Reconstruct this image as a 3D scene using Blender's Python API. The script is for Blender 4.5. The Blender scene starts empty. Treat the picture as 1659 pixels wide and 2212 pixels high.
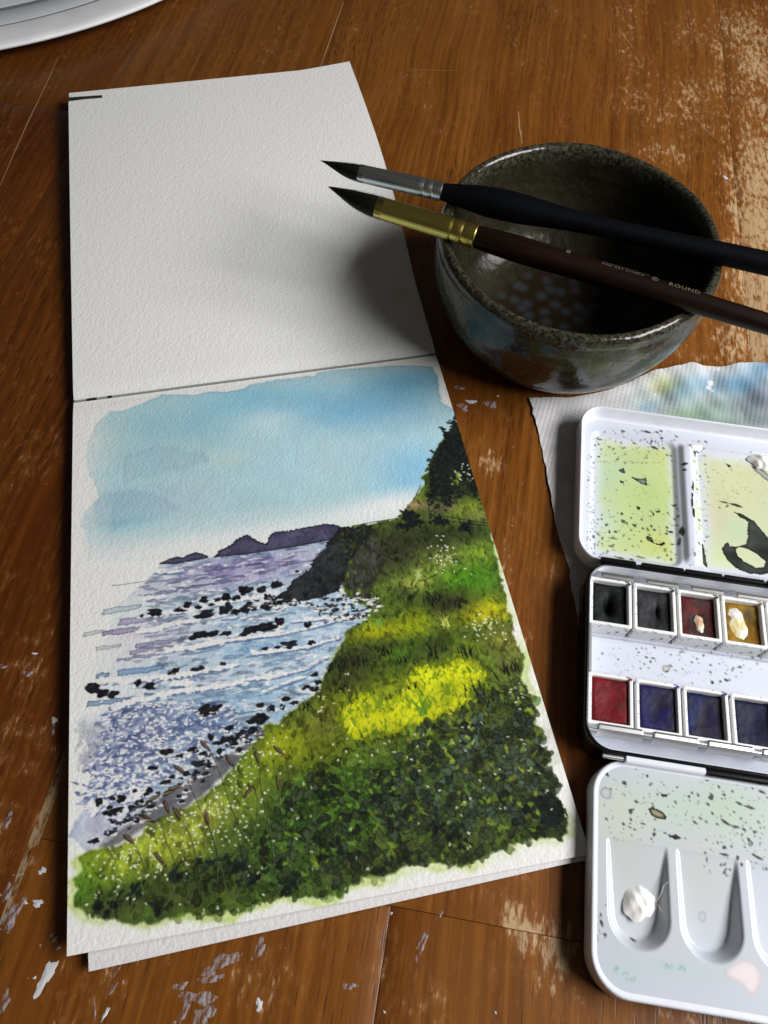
import bpy, math, random
import numpy as np
from mathutils import Matrix, Vector
SC = bpy.context.scene
COL = SC.collection
MM = 0.001                                    # everything below is written in millimetres
# ---------------------------------------------------------------- camera
CAM_H, PITCH, ROLL, FPX = 276.1065, 1.0472, 0.0651, 1660.0      # height above the table, tilt, roll, focal length (for a frame 1659 wide)
_c, _s, _cr, _sr = math.cos(PITCH), math.sin(PITCH), math.cos(ROLL), math.sin(ROLL)
FWD = np.array([0, _c, -_s]); _up = np.array([0, _s, _c]); _rt = np.array([1., 0, 0])
RT = _rt*_cr+_up*_sr; UP = -_rt*_sr+_up*_cr
cam = bpy.data.cameras.new('camera'); cam_o = bpy.data.objects.new('camera', cam); COL.objects.link(cam_o)
cam.sensor_fit = 'HORIZONTAL'; cam.sensor_width = 36; cam.lens = 36*FPX/1659
cam.clip_start = .01; cam.clip_end = 50
cam_o.matrix_world = Matrix(((RT[0], UP[0], -FWD[0], 0), (RT[1], UP[1], -FWD[1], 0), (RT[2], UP[2], -FWD[2], CAM_H*MM), (0, 0, 0, 1)))
cam.dof.use_dof = True; cam.dof.focus_distance = .33; cam.dof.aperture_fstop = 45
SC.camera = cam_o
# ---------------------------------------------------------------- light: one window on the right, dim room around
world = bpy.data.worlds.new('World'); SC.world = world; world.use_nodes = True
world.node_tree.nodes['Background'].inputs[0].default_value = (1, .96, .88, 1)
world.node_tree.nodes['Background'].inputs[1].default_value = .043
def area(name, loc, target, sx, sy, watts, col):
    l = bpy.data.lights.new(name, 'AREA'); l.shape = 'RECTANGLE'; l.size = sx; l.size_y = sy; l.energy = watts; l.color = col
    o = bpy.data.objects.new(name, l); COL.objects.link(o); o.location = loc
    o.rotation_euler = (Vector(target)-Vector(loc)).to_track_quat('-Z', 'Y').to_euler(); return o
area('window_light', (.80, .02, .70), (0, .2, 0), .80, .36, 17.8, (.985, .985, 1))
SC.view_settings.view_transform = 'Standard'; SC.view_settings.look = 'None'
SC.view_settings.exposure = 0; SC.view_settings.gamma = 1; SC.view_settings.use_curve_mapping = False
SC.cycles.max_bounces = 6; SC.cycles.use_denoising = True
# ---------------------------------------------------------------- helpers
def at(px, py, z):                            # sketch coordinates of a spot (frame 1659 x 2212) and its height -> place on that level, mm
    d = FWD+RT*((px-829.5)/FPX)-UP*((py-1106)/FPX); t = (z-CAM_H)/d[2]
    return d*t+np.array([0, 0, CAM_H])
def tag(o, label=None, cat=None, group=None, kind=None):
    if label: o['label'] = label
    if cat: o['category'] = cat
    if group: o['group'] = group
    if kind: o['kind'] = kind
    return o
def thing(name, label, cat, loc=(0, 0, 0), rotz=0, group=None):
    o = bpy.data.objects.new(name, None); COL.objects.link(o); o.empty_display_size = .01
    o.location = Vector(loc)*MM; o.rotation_euler = (0, 0, rotz); return tag(o, label, cat, group)
def obj(name, verts, faces, mat, parent=None, smooth=True, cols=None, extra=None):
    me = bpy.data.meshes.new(name)
    v = np.asarray(verts, float)*MM
    if isinstance(faces, np.ndarray) and faces.ndim == 2:
        k = faces.shape[1]; n = len(faces)
        me.vertices.add(len(v)); me.vertices.foreach_set('co', v.ravel())
        me.loops.add(n*k); me.loops.foreach_set('vertex_index', faces.astype(np.int32).ravel())
        me.polygons.add(n); me.polygons.foreach_set('loop_start', np.arange(0, n*k, k, dtype=np.int32)); me.polygons.foreach_set('loop_total', np.full(n, k, np.int32))
        me.update(calc_edges=True)
    else:
        me.from_pydata(v.tolist(), [], [list(map(int, f)) for f in faces]); me.update()
    if smooth is True: me.polygons.foreach_set('use_smooth', np.ones(len(me.polygons), bool))
    if cols is not None:
        at_ = me.color_attributes.new('paint', 'FLOAT_COLOR', 'POINT')
        at_.data.foreach_set('color', np.c_[np.asarray(cols).reshape(-1, 3), np.ones(len(v))].astype(np.float32).ravel())
    for nm, arr in (extra or {}).items():
        a = me.attributes.new(nm, 'FLOAT', 'POINT'); a.data.foreach_set('value', np.asarray(arr, np.float32).ravel())
    if mat: me.materials.append(mat)
    o = bpy.data.objects.new(name, me); COL.objects.link(o)
    if parent: o.parent = parent
    if smooth == 'auto':
        m = o.modifiers.new('edges', 'EDGE_SPLIT'); m.split_angle = math.radians(38)
    return o
def lin(c):
    c = np.asarray(c, float); return np.where(c <= .04045, c/12.92, ((c+.055)/1.055)**2.4)
def grid(nx, ny):                             # quads of a grid whose vertices run row by row
    i = np.arange(nx-1)[None, :]+np.arange(ny-1)[:, None]*nx; i = i.ravel()
    return np.c_[i, i+nx, i+nx+1, i+1]
def sheet(name, P, mat, parent, thick=.5, cols=None, smooth=True, extra=None):   # P: ny x nx x 3, top face of a thin sheet; rim turned down by its thickness
    ny, nx = P.shape[:2]; F = grid(nx, ny); V = P.reshape(-1, 3); idx = np.arange(nx*ny).reshape(ny, nx)
    ring = np.r_[idx[0, :-1], idx[:-1, -1], idx[-1, :0:-1], idx[:0:-1, 0]]
    n0 = len(V); low = V[ring]-[0, 0, thick]; k = np.arange(len(ring)); k2 = (k+1) % len(ring)
    top = V[ring]                             # second copy keeps the edge crisp
    S = np.c_[n0+k, n0+k2, n0+len(ring)+k2, n0+len(ring)+k]
    V2 = np.vstack([V, top, low]); F2 = np.vstack([F, S])
    c2 = None
    if cols is not None:
        cc = np.asarray(cols).reshape(-1, 3); c2 = np.vstack([cc, cc[ring], cc[ring]])
    e2 = {a: np.r_[np.ravel(b), np.ravel(b)[ring], np.ravel(b)[ring]] for a, b in (extra or {}).items()}
    return obj(name, V2, F2, mat, parent, smooth, c2, e2)
def bilin(a, b, c, d, nx, ny):                # a b = first row, d c = last row
    u = np.linspace(0, 1, nx)[None, :, None]; v = np.linspace(0, 1, ny)[:, None, None]
    a, b, c, d = map(np.asarray, (a, b, c, d))
    return (a*(1-u)+b*u)*(1-v)+(d*(1-u)+c*u)*v
def lathe(name, prof, mat, parent=None, n=64, axis='z', cols=None, wob=None, smooth=True, cap=False):
    V, F = [], []; P = np.asarray(prof, float)
    for i, (r, h) in enumerate(P):
        for k in range(n):
            t = 2*math.pi*k/n; rr = r*(wob(t, h) if wob else 1)
            V.append((rr*math.cos(t), rr*math.sin(t), h) if axis == 'z' else (h, rr*math.cos(t), rr*math.sin(t)))
    for i in range(len(P)-1):
        for k in range(n):
            a, b = i*n+k, i*n+(k+1) % n
            F.append((a, b, b+n, a+n) if axis == 'z' else (a, a+n, b+n, b))
    if cap: F.append(tuple(range(n))); F.append(tuple(range(len(V)-n, len(V)))[::-1])
    return obj(name, V, F, mat, parent, smooth)
def rrect(x0, x1, y0, y1, r, seg=7):
    out = []
    for cx, cy, a0 in ((x1-r, y1-r, 0), (x0+r, y1-r, 90), (x0+r, y0+r, 180), (x1-r, y0+r, 270)):
        for i in range(seg+1):
            t = math.radians(a0+90*i/seg); out.append((cx+r*math.cos(t), cy+r*math.sin(t)))
    return np.array(out)
def rr_sweep(name, box, r, prof, mat, parent, cap_first=False, cap_last=False, smooth=True, seg=7):   # prof: (inset, z) rings
    x0, x1, y0, y1 = box; V = []; F = []; n = None
    for ins, z in prof:
        q = rrect(x0+ins, x1-ins, y0+ins, y1-ins, max(r-ins, .3), seg); n = len(q)
        V += [(x, y, z) for x, y in q]
    for i in range(len(prof)-1):
        for k in range(n):
            a, b = i*n+k, i*n+(k+1) % n; F.append((a, b, b+n, a+n))
    if cap_first: F.append(tuple(range(n))[::-1])
    if cap_last: F.append(tuple(range(len(V)-n, len(V))))
    return obj(name, V, F, mat, parent, smooth)
def box(name, x0, x1, y0, y1, z0, z1, mat, parent, bev=.0):
    if bev:
        return rr_sweep(name, (x0, x1, y0, y1), bev*1.5, [(bev, z0), (0, z0+bev), (0, z1-bev), (bev, z1)], mat, parent, True, True, 'auto', 3)
    V = [(x, y, z) for z in (z0, z1) for x, y in ((x0, y0), (x1, y0), (x1, y1), (x0, y1))]
    return obj(name, V, [(3, 2, 1, 0), (4, 5, 6, 7), (0, 1, 5, 4), (1, 2, 6, 5), (2, 3, 7, 6), (3, 0, 4, 7)], mat, parent, False)
def rod(name, a, b, r, mat, parent, n=12, flat=1.0):
    a, b = Vector(a), Vector(b); d = (b-a).normalized(); s = d.cross(Vector((0, 0, 1))).normalized(); u = s.cross(d)
    V = []; F = []
    for p, rr in ((a, r*.7), (a+d*r*.25, r), (b-d*r*.25, r), (b, r*.7)):
        for k in range(n):
            t = 2*math.pi*k/n; q = p+s*(rr*math.cos(t))+u*(rr*flat*math.sin(t)); V.append(tuple(q))
    for i in range(3):
        for k in range(n): F.append((i*n+k, i*n+(k+1) % n, (i+1)*n+(k+1) % n, (i+1)*n+k))
    F += [tuple(range(n))[::-1], tuple(range(3*n, 4*n))]
    return obj(name, V, F, mat, parent, 'auto')
# ---------------------------------------------------------------- materials
class N:                                       # tiny node-tree writer
    def __init__(s, name):
        s.m = bpy.data.materials.new(name); s.m.use_nodes = True; s.t = s.m.node_tree; s.b = s.t.nodes['Principled BSDF']
    def n(s, typ, ins=None, **kw):
        x = s.t.nodes.new('ShaderNode'+typ)
        for k, v in kw.items(): setattr(x, k, v)
        for k, v in (ins or {}).items():
            if isinstance(v, bpy.types.NodeSocket): s.t.links.new(v, x.inputs[k])
            else: x.inputs[k].default_value = v
        return x
    def set(s, **kw):
        for k, v in kw.items():
            k = k.replace('_', ' ')
            if isinstance(v, bpy.types.NodeSocket): s.t.links.new(v, s.b.inputs[k])
            else: s.b.inputs[k].default_value = v
        return s
    def math(s, op, a, b=0., clamp=False): return s.n('Math', {0: a, 1: b}, operation=op, use_clamp=clamp).outputs[0]
    def mix(s, f, a, b, mode='MIX'):
        x = s.n('Mix', {0: f}, data_type='RGBA', blend_type=mode)
        for i, v in ((6, a), (7, b)):
            if isinstance(v, bpy.types.NodeSocket): s.t.links.new(v, x.inputs[i])
            else: x.inputs[i].default_value = (*v[:3], 1)
        return x.outputs[2]
    def coord(s, which='Object'): return s.n('TexCoord').outputs[which]
    def map(s, v, scale=(1, 1, 1), loc=(0, 0, 0), rot=(0, 0, 0)): return s.n('Mapping', {0: v, 1: loc, 2: rot, 3: scale}).outputs[0]
    def noise(s, v, scale, detail=3, rough=.55, dist=0.): return s.n('TexNoise', {'Vector': v, 'Scale': scale, 'Detail': detail, 'Roughness': rough, 'Distortion': dist}).outputs[0]
    def ramp(s, f, stops):
        r = s.n('ValToRGB', {0: f}); e = r.color_ramp.elements
        while len(e) < len(stops): e.new(.5)
        for i, (p, c) in enumerate(stops): e[i].position = p; e[i].color = (*c, 1) if len(c) == 3 else c
        return r.outputs[0]
    def step(s, f, lo, hi): return s.n('MapRange', {0: f, 1: lo, 2: hi, 3: 0., 4: 1.}).outputs[0]
    def bump(s, h, strength, dist): return s.n('Bump', {'Height': h, 'Strength': strength, 'Distance': dist}).outputs[0]
    def attr(s, name, fac=False): return s.n('Attribute', attribute_name=name).outputs['Fac' if fac else 'Color']
def simple(name, col, rough=.5, metal=0., spec=.5, **kw):
    return N(name).set(Base_Color=(*col, 1), Roughness=rough, Metallic=metal, Specular_IOR_Level=spec, **kw).m
def paper_mat(name, tint=None, use_attr=False):
    k = N(name); v = k.coord(); h = k.noise(v, 780, 2, .55); h2 = k.noise(k.map(v, (1.3, .8, 1)), 300, 2)
    hh = k.math('ADD', h, k.math('MULTIPLY', h2, .6))
    base = k.attr('paint') if use_attr else (*tint, 1)
    return k.set(Base_Color=base, Roughness=.85, Specular_IOR_Level=.15, Normal=k.bump(hh, .42, .0006)).m
def enamel_mat(name, tint=(.80, .82, .88), use_attr=False, rough=.2):
    k = N(name); v = k.coord(); g = k.noise(v, 180, 3)
    base = k.attr('paint') if use_attr else k.mix(k.step(g, .45, .75), tint, tuple(c*.93 for c in tint))
    return k.set(Base_Color=base, Roughness=rough, Specular_IOR_Level=.5, Normal=k.bump(k.noise(v, 60, 2), .05, .001)).m
def metal_mat(name, col, rough=.22, scale=(30, 700, 700)):
    k = N(name); v = k.coord(); g = k.noise(k.map(v, scale), 1, 2)
    return k.set(Base_Color=k.mix(g, tuple(c*.75 for c in col), col), Metallic=1., Roughness=k.math('ADD', k.math('MULTIPLY', g, .15), rough), Normal=k.bump(g, .08, .0005)).m
def wood_table_mat():
    k = N('varnished wood'); v = k.coord(); info = k.n('ObjectInfo').outputs['Random']
    off = k.n('Combine' if False else 'CombineXYZ', {0: k.math('MULTIPLY', info, 7.), 1: k.math('MULTIPLY', info, 13.), 2: 0.}).outputs[0]
    v = k.n('VectorMath', {0: v, 1: off}, operation='ADD').outputs[0]
    w = k.n('VectorMath', {0: v, 1: k.n('VectorMath', {0: k.n('TexNoise', {'Vector': v, 'Scale': 9., 'Detail': 1.}).outputs[1], 'Scale': .012}, operation='SCALE').outputs[0]}, operation='ADD').outputs[0]
    streak = k.noise(k.map(w, (330, 8, 1)), 1, 5, .66)
    broad = k.noise(k.map(w, (40, 4, 1)), 1, 3)
    cloud = k.noise(v, 22, 4, .6)
    c = k.ramp(streak, [(.27, (.060, .016, .002)), (.5, (.165, .052, .006)), (.74, (.30, .112, .017))])
    c = k.mix(k.step(broad, .3, .75), c, k.mix(.5, c, (.27, .105, .017)), 'MIX')
    c = k.mix(k.step(cloud, .45, .8), c, k.mix(.55, c, (.16, .045, .006)))
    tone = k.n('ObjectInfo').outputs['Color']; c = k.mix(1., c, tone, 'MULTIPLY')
    wear = k.attr('wear', True); red = k.attr('red', True)
    c = k.mix(k.math('MULTIPLY', red, .7), c, k.mix(1., c, (.62, .42, .38), 'MULTIPLY'))
    # rubbed-through varnish
    wn = k.noise(k.map(v, (1.9, .6, 1)), 250, 5, .7, .2); wn2 = k.noise(k.map(v, (1, .6, 1)), 42, 4, .6)
    wf = k.math('ADD', k.math('ADD', k.math('MULTIPLY', wn, 1.15), k.math('MULTIPLY', wn2, .75)), k.math('ADD', k.math('MULTIPLY', wear, .42), -.70))
    wm = k.step(wf, .47, .63)
    pale = k.mix(streak, (.34, .20, .085), (.62, .44, .24))
    haze = k.math('MULTIPLY', k.step(wf, .30, .56), .38)
    c = k.mix(haze, c, (.34, .14, .045))
    c = k.mix(k.math('MULTIPLY', wm, .92), c, pale)
    # tiny nicks everywhere
    nick = k.step(k.noise(k.map(v, (1.3, 1, 1)), 330, 2, .5), .745, .775)
    c = k.mix(k.math('MULTIPLY', nick, .55), c, (.55, .40, .27))
    # dark open pores, short dashes along the grain
    pz = k.n('TexVoronoi', {'Vector': k.map(w, (900, 75, 1)), 'Scale': 1., 'Randomness': 1.}, feature='F1').outputs[0]
    pm = k.math('MULTIPLY', k.step(pz, .34, .17), k.step(k.noise(k.map(w, (26, 6, 1)), 1, 2), .38, .62))
    c = k.mix(k.math('MULTIPLY', pm, .7), c, (.018, .006, .002))
    rough = k.math('ADD', k.math('MULTIPLY', wm, .25), k.math('ADD', .24, k.math('MULTIPLY', cloud, .16)))
    hgt = k.math('SUBTRACT', k.math('MULTIPLY', streak, .3), k.math('ADD', pm, k.math('MULTIPLY', wm, .35)))
    return k.set(Base_Color=c, Roughness=rough, Specular_IOR_Level=.38, Normal=k.bump(hgt, .16, .0003)).m
# ---------------------------------------------------------------- numpy painter

class Canvas:
    def __init__(s, W, H, base, seed=1):
        s.W, s.H = W, H
        s.a = np.empty((H, W, 3)); s.a[:] = base
        s.r = np.random.default_rng(seed)
        s.yy, s.xx = np.mgrid[0:H, 0:W].astype(float)
    def noise(s, cell, seed, octs=3):
        out = np.zeros((s.H, s.W)); amp = 1.0; tot = 0
        for o in range(octs):
            c = max(cell/2**o, 1.5); g = np.random.default_rng(seed*31+o).random((int(s.H/c)+4, int(s.W/c)+4))
            y, x = s.yy/c, s.xx/c
            iy, ix = y.astype(int), x.astype(int); fy, fx = y-iy, x-ix
            fy = fy*fy*(3-2*fy); fx = fx*fx*(3-2*fx)
            v = (g[iy,ix]*(1-fx)+g[iy,ix+1]*fx)*(1-fy)+(g[iy+1,ix]*(1-fx)+g[iy+1,ix+1]*fx)*fy
            out += amp*v; tot += amp; amp *= .5
        return out/tot
    def blur(s, m, n):
        n = int(n)
        if n < 1: return m
        for ax in (0, 1):
            for _ in range(2):
                p = np.pad(m, [(n, n) if k == ax else (0, 0) for k in (0, 1)], mode='edge')
                c = np.cumsum(p, axis=ax); z = np.zeros_like(np.take(c, [0], axis=ax))
                c = np.concatenate([z, c], axis=ax); L = m.shape[ax]; w = 2*n+1
                m = (np.take(c, np.arange(w, w+L), axis=ax)-np.take(c, np.arange(0, L), axis=ax))/w
        return m
    def mask(s, poly, warp=0, cell=14, soft=0, seed=3):
        poly = np.asarray(poly, float)
        x, y = s.xx, s.yy
        if warp:
            x = x+(s.noise(cell, seed)-.5)*2*warp; y = y+(s.noise(cell, seed+77)-.5)*2*warp
        ins = np.zeros((s.H, s.W), bool)
        x0, y0 = poly[-1]
        for x1, y1 in poly:
            if y0 != y1:
                ins ^= ((y0 > y) != (y1 > y)) & (x < (x1-x0)*(y-y0)/(y1-y0)+x0)
            x0, y0 = x1, y1
        return s.blur(ins.astype(float), soft)
    def lay(s, m, col, alpha=1.0, edge=0.0, ew=4):
        col = np.asarray(col, float)
        if edge:
            e = np.clip(m-s.blur(m, ew), 0, 1)*2*edge
            col = np.broadcast_to(col, s.a.shape)*(1-np.clip(e, 0, .8))[..., None]
        k = (m*alpha)[..., None]
        s.a += (col-s.a)*k
    def blob(s, x, y, rx, ry, ang, col, alpha=1., rough=.25, edge=.0, hard=3.):
        R = max(rx, ry)*1.5+2
        x0, x1 = int(max(0, x-R)), int(min(s.W, x+R+1)); y0, y1 = int(max(0, y-R)), int(min(s.H, y+R+1))
        if x1 <= x0 or y1 <= y0: return
        X = s.xx[y0:y1, x0:x1]-x; Y = s.yy[y0:y1, x0:x1]-y
        c, n = math.cos(ang), math.sin(ang)
        a = (X*c+Y*n)/rx; b = (-X*n+Y*c)/ry
        r = np.hypot(a, b); t = np.arctan2(b, a); p = s.r.random(4)*6.28
        q = 1+rough*(.6*np.sin(2*t+p[0])+.45*np.sin(3*t+p[1])+.28*np.sin(4*t+p[2])+.10*np.sin(6*t+p[3]))
        d = (q-r)*min(rx, ry)
        m = np.clip(d/ (4/hard)+.5, 0, 1)*alpha
        cc = np.asarray(col, float)
        if edge: cc = cc*(1-edge*np.exp(-(d/1.6)**2))[..., None]
        v = s.a[y0:y1, x0:x1]; v += (cc-v)*m[..., None]
    def line(s, pts, w, col, alpha=1., taper=False):
        pts = np.asarray(pts, float); n = len(pts)-1
        x0, y0 = np.floor(pts.min(0)-w-2).astype(int); x1, y1 = np.ceil(pts.max(0)+w+3).astype(int)
        x0, y0 = max(x0, 0), max(y0, 0); x1, y1 = min(x1, s.W), min(y1, s.H)
        if x1 <= x0 or y1 <= y0: return
        X = s.xx[y0:y1, x0:x1]; Y = s.yy[y0:y1, x0:x1]; best = np.zeros(X.shape)
        for i in range(n):
            (ax, ay), (bx, by) = pts[i], pts[i+1]; dx, dy = bx-ax, by-ay; L = dx*dx+dy*dy+1e-9
            t = np.clip(((X-ax)*dx+(Y-ay)*dy)/L, 0, 1)
            ww = w*(1-(i+t)/n*.85) if taper else w
            best = np.maximum(best, np.clip(ww/2-np.hypot(X-ax-t*dx, Y-ay-t*dy)+.5, 0, 1))
        v = s.a[y0:y1, x0:x1]; v += (np.asarray(col, float)-v)*(best*alpha)[..., None]
def C(*rgb): return np.array(rgb)/255.
def homography(src, dst):
    A = []
    for (x, y), (u, v) in zip(src, dst):
        A += [[x, y, 1, 0, 0, 0, -u*x, -u*y, -u], [0, 0, 0, x, y, 1, -v*x, -v*y, -v]]
    return np.linalg.svd(np.array(A))[2][-1].reshape(3, 3)

def paint_coast(W=660, H=860):
    K = W/660.
    c = Canvas(W, H, C(238, 236, 230), 7); R = c.r
    Hm = homography([(158, 869), (942, 766), (1275, 1845), (143.5, 2066)], [(0, 0), (W, 0), (W, H), (0, H)])
    Z = dict(a=(132.7, 763.1, .28), b=(530.9, 763.1, .36), c=(132.7, 1194.4, .28), d=(530.9, 1094.9, .32),
             e=(663.6, 1327.1, .32), f=(132.7, 1559.4, .32), g=(597.2, 1493, .4), p=(0, 0, 1))
    def M(pts, z='p'):
        ox, oy, k = Z[z]; q = np.array([[ox+k*x, oy+k*y, 1] for x, y in pts])@Hm.T
        return q[:, :2]/q[:, 2:]
    def M1(x, y, z='p'): return M([(x, y)], z)[0]
    def glow(z, x, y, rx, ry=None):          # soft round weight in sketch coordinates
        o = M1(x, y, z); k = Z[z][2]*.7*K; rx *= k; ry = (ry*k if ry else rx)
        return np.exp(-((c.xx-o[0])/rx)**2-((c.yy-o[1])/ry)**2)
    def cols(base, spots):                    # colour field: base washed over by soft spots
        f = np.empty(c.a.shape); f[:] = base
        for z, x, y, rx, ry, col, al in spots:
            f += (C(*col)-f)*(al*glow(z, x, y, rx, ry))[..., None]
        return f
    n1, n2, n3 = c.noise(60*K, 1), c.noise(18*K, 2), c.noise(5*K, 3)
    # ---------------- sky
    skyp = np.vstack([M([(265,545),(360,445),(470,440),(640,375),(760,312),(1000,320),(1140,290),(1240,300),(1400,270),(1440,242),(1640,205)],'a'),
        M([(100,165),(400,132),(415,110),(640,85),(880,72),(1060,72),(1120,82),(1148,140),(1160,230),(1170,290),(1240,330),(1275,400),(1300,700),(1000,1000),(600,1040),(300,1075),(0,1120)],'b'),
        M([(1350,1440),(1000,1560),(560,1600),(180,1590),(172,1450),(195,1362),(150,1330),(172,1230),(285,1110),(250,1000),(185,880),(195,690),(240,620)],'a')])
    sky = cols(C(176, 204, 210), [('a',900,550,600,260,(146,190,202),.9), ('a',1500,350,500,200,(128,180,200),.8), ('b',700,330,520,150,(122,176,206),.8),
        ('b',950,180,400,140,(108,160,186),.9), ('b',1000,700,260,220,(140,192,222),.9), ('b',350,300,250,110,(128,180,204),.7), ('b',300,640,420,200,(180,212,222),.7),
        ('b',120,420,220,120,(196,216,220),.8), ('a',520,1150,320,130,(160,188,202),.9), ('a',300,1330,350,90,(140,188,200),.8), ('a',900,1150,300,160,(184,198,208),.7),
        ('a',300,700,260,240,(192,208,206),.8), ('a',1240,800,180,90,(196,208,200),.6), ('a',900,1500,700,90,(222,224,222),.85), ('b',700,960,420,70,(220,228,230),.9), ('b',880,900,230,80,(238,238,236),.95), ('b',100,1080,300,60,(214,226,230),.8)])
    sky = np.clip(sky*(1+.06*(n1-.5)+.05*(n2-.5))[..., None]*np.array([1.0,1.03,1.03]), 0, 1)
    m = c.mask(skyp, 2.6*K, 16*K, 1, 5)
    fade = np.clip((M1(500,1560,'a')[1]-c.yy)/(60*K), 0, 1)*.75+.25
    lf_ = np.clip((c.xx-M1(180,1100)[0])/(75*K)+.35+.5*(n2-.5), .2, 1)
    c.lay(m*(.8+.4*n1).clip(0,1)*fade*lf_, sky, .97, .14, 3*K)
    for pl in ([(280,1110),(330,1070),(480,1035),(700,1080),(900,1180),(800,1260),(400,1330),(230,1290)], [(480,780),(540,760),(760,700),(1100,770),(1130,830),(900,900),(560,960),(480,1000)]):
        c.lay(c.mask(M(pl,'a'), 9*K, 20*K, 3*K, 8), C(140,172,190), .22, .5, 3*K)
    c.lay(c.mask(M([(340,390),(420,300),(700,230),(1050,260),(1120,400),(900,500),(560,470)],'b'), 14*K, 26*K, 7*K, 9), C(104,162,200), .14)
    # ---------------- sea
    sea = np.vstack([M([(343,1216),(704,1163),(690,1250),(830,1330),(720,1400),(640,1540),(470,1680),(190,1840),(150,1800),(185,1720),(200,1640),(165,1560),(190,1520),(150,1500),(190,1440),(230,1380),(250,1300),(320,1250)])])
    seac = cols(C(160, 192, 214), [('c',1400,110,800,130,(124,112,166),1.), ('c',1150,220,420,60,(146,136,184),.8), ('c',500,640,420,90,(164,150,186),1.), ('c',620,770,380,110,(142,146,184),.9),
        ('c',600,880,420,70,(100,148,192),.95), ('c',1100,700,500,60,(168,172,200),.5), ('c',1450,700,400,120,(120,172,206),.85), ('c',1200,1080,500,90,(110,166,196),.95), ('c',1250,950,260,80,(164,176,204),.7),
        ('c',600,1350,420,180,(98,116,158),1.), ('c',500,1550,400,180,(80,92,134),1.), ('c',1000,1300,300,170,(112,148,182),.9), ('f',300,700,200,160,(150,146,182),.9), ('c',1500,1230,260,130,(140,178,206),.8),
        ('f',700,350,260,160,(120,148,178),.8), ('p',740,1370,130,60,(160,190,216),.9)])
    seac = seac+(C(236,238,242)-seac)*(.10+.22*(n2>.55))[...,None]
    ms = c.mask(sea, 5*K, 16*K, 1, 11)
    left = np.clip((c.xx-M1(175,1500)[0]+40*K*(n2-.5))/(190*K), 0, 1)
    lowmix = np.clip((c.yy-M1(400,1490)[1])/(60*K), 0, 1)
    c.lay(ms*np.maximum(left**.9*(.55+.6*n1).clip(0,1), lowmix*.75), seac*(1+.12*(n2-.5))[..., None], .9, .3, 3)
    hd = M([(343,1215),(704,1164)]); ang0 = math.atan2(*(hd[1]-hd[0])[::-1])
    def inside(mm, n, lo=.5):
        out = []
        while len(out) < n:
            x = R.random(n*3)*W; y = R.random(n*3)*H
            k = mm[y.astype(int), x.astype(int)] > lo
            out += list(zip(x[k], y[k]))
        return out[:n]
    # long horizontal strokes fading to the left margin
    for z, x, y, L, t, col, al in [('c',520,225,330,6,(150,165,190),.5), ('c',250,610,200,30,(196,208,212),.7), ('c',330,720,180,28,(200,210,212),.7),
        ('c',420,430,260,45,(180,200,208),.8), ('c',700,310,260,22,(168,190,206),.8), ('c',560,510,300,50,(160,148,186),.8), ('c',420,600,260,42,(160,146,184),.9), ('c',700,690,320,34,(150,142,182),.8),
        ('c',640,740,300,34,(156,146,186),.8), ('c',540,800,280,24,(146,150,190),.7), ('c',560,900,300,44,(108,150,192),.8), ('c',300,930,80,36,(120,152,192),.9), ('c',290,1145,230,38,(126,160,196),.9),
        ('c',560,1095,190,18,(136,150,190),.9), ('c',860,960,130,16,(112,140,184),.9), ('c',1010,960,90,34,(130,148,190),.8), ('c',1120,905,60,20,(124,146,188),.9), 
        ('c',820,200,460,16,(150,160,194),.6), ('c',1050,240,420,14,(136,140,184),.7), ('c',1250,110,420,20,(124,114,166),.6), ('c',900,270,380,14,(150,170,200),.6), ('c',850,370,240,34,(138,160,192),.7), ('c',980,390,110,30,(168,150,190),.7)]:
        p = M1(x, y, z); k = Z[z][2]*.78*K
        l2, t2 = L*k*.52, max(t*k*.5, 1.); ca, sa = math.cos(ang0), math.sin(ang0); sl = R.uniform(-.5, .5)*t2
        q = [(-l2+sl,-t2),(-l2*.3,-t2*1.1),(l2*.4,-t2*.8),(l2,-t2*.5),(l2*.9,t2*.6),(l2*.2,t2*1.1),(-l2*.5,t2*.9),(-l2-sl,t2)]
        c.lay(c.mask([(p[0]+L*k*.15+x*ca-y*sa, p[1]+x*sa+y*ca) for x, y in q], 2.6*K, 9*K, 0, int(R.integers(99))), C(*col), al*.85, .45, 2)
    for x, y in inside(ms*left, 520, .45):
        v = seac[int(y), int(x)]*R.uniform(.66, 1.12)*np.array([R.uniform(.9,1.08),1,1.03]); L = R.uniform(4, 15)*K
        c.blob(x, y, L, R.uniform(1.2, 3.6)*K, ang0+R.normal(0,.12), np.clip(v,0,1), R.uniform(.35,.8), .4, .35, 2.5)
    # white surf lines with blue shadow under each
    white = C(240, 238, 234)
    for pl, w in [([(580,590),(700,585),(820,540),(980,515),(1040,500)],6), ([(790,745),(900,715),(1000,720),(1130,690),(1300,650),(1450,640),(1659,590)],9), ([(260,975),(500,975),(760,945),(900,930),(1100,890)],13),
        ([(520,1150),(700,1100),(880,1050),(1080,1030),(1240,1005),(1400,975),(1659,905)],11), ([(300,1280),(420,1180),(600,1110)],9), ([(680,170+300),(850,440),(1000,430),(1250,360),(1450,330),(1659,290)],9), ([(700,130),(880,135)],5),
        ([(620,250+90),(760,330)],6), ([(1480,760),(1659,740)],12), ([(1180,880),(1320,850)],7), ([(850,1000),(960,990)],12), ([(1130,1220),(1290,1185)],5), ([(1280,420),(1659,390)],10), ([(1100,480),(1659,500)],4), ([(1300,620),(1659,560)],6)]:
        q = M(pl, 'c'); d = [q[0]]
        for i in range(len(q)-1):
            for t in np.linspace(0, 1, 9)[1:]: d.append(q[i]*(1-t)+q[i+1]*t)
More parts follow.
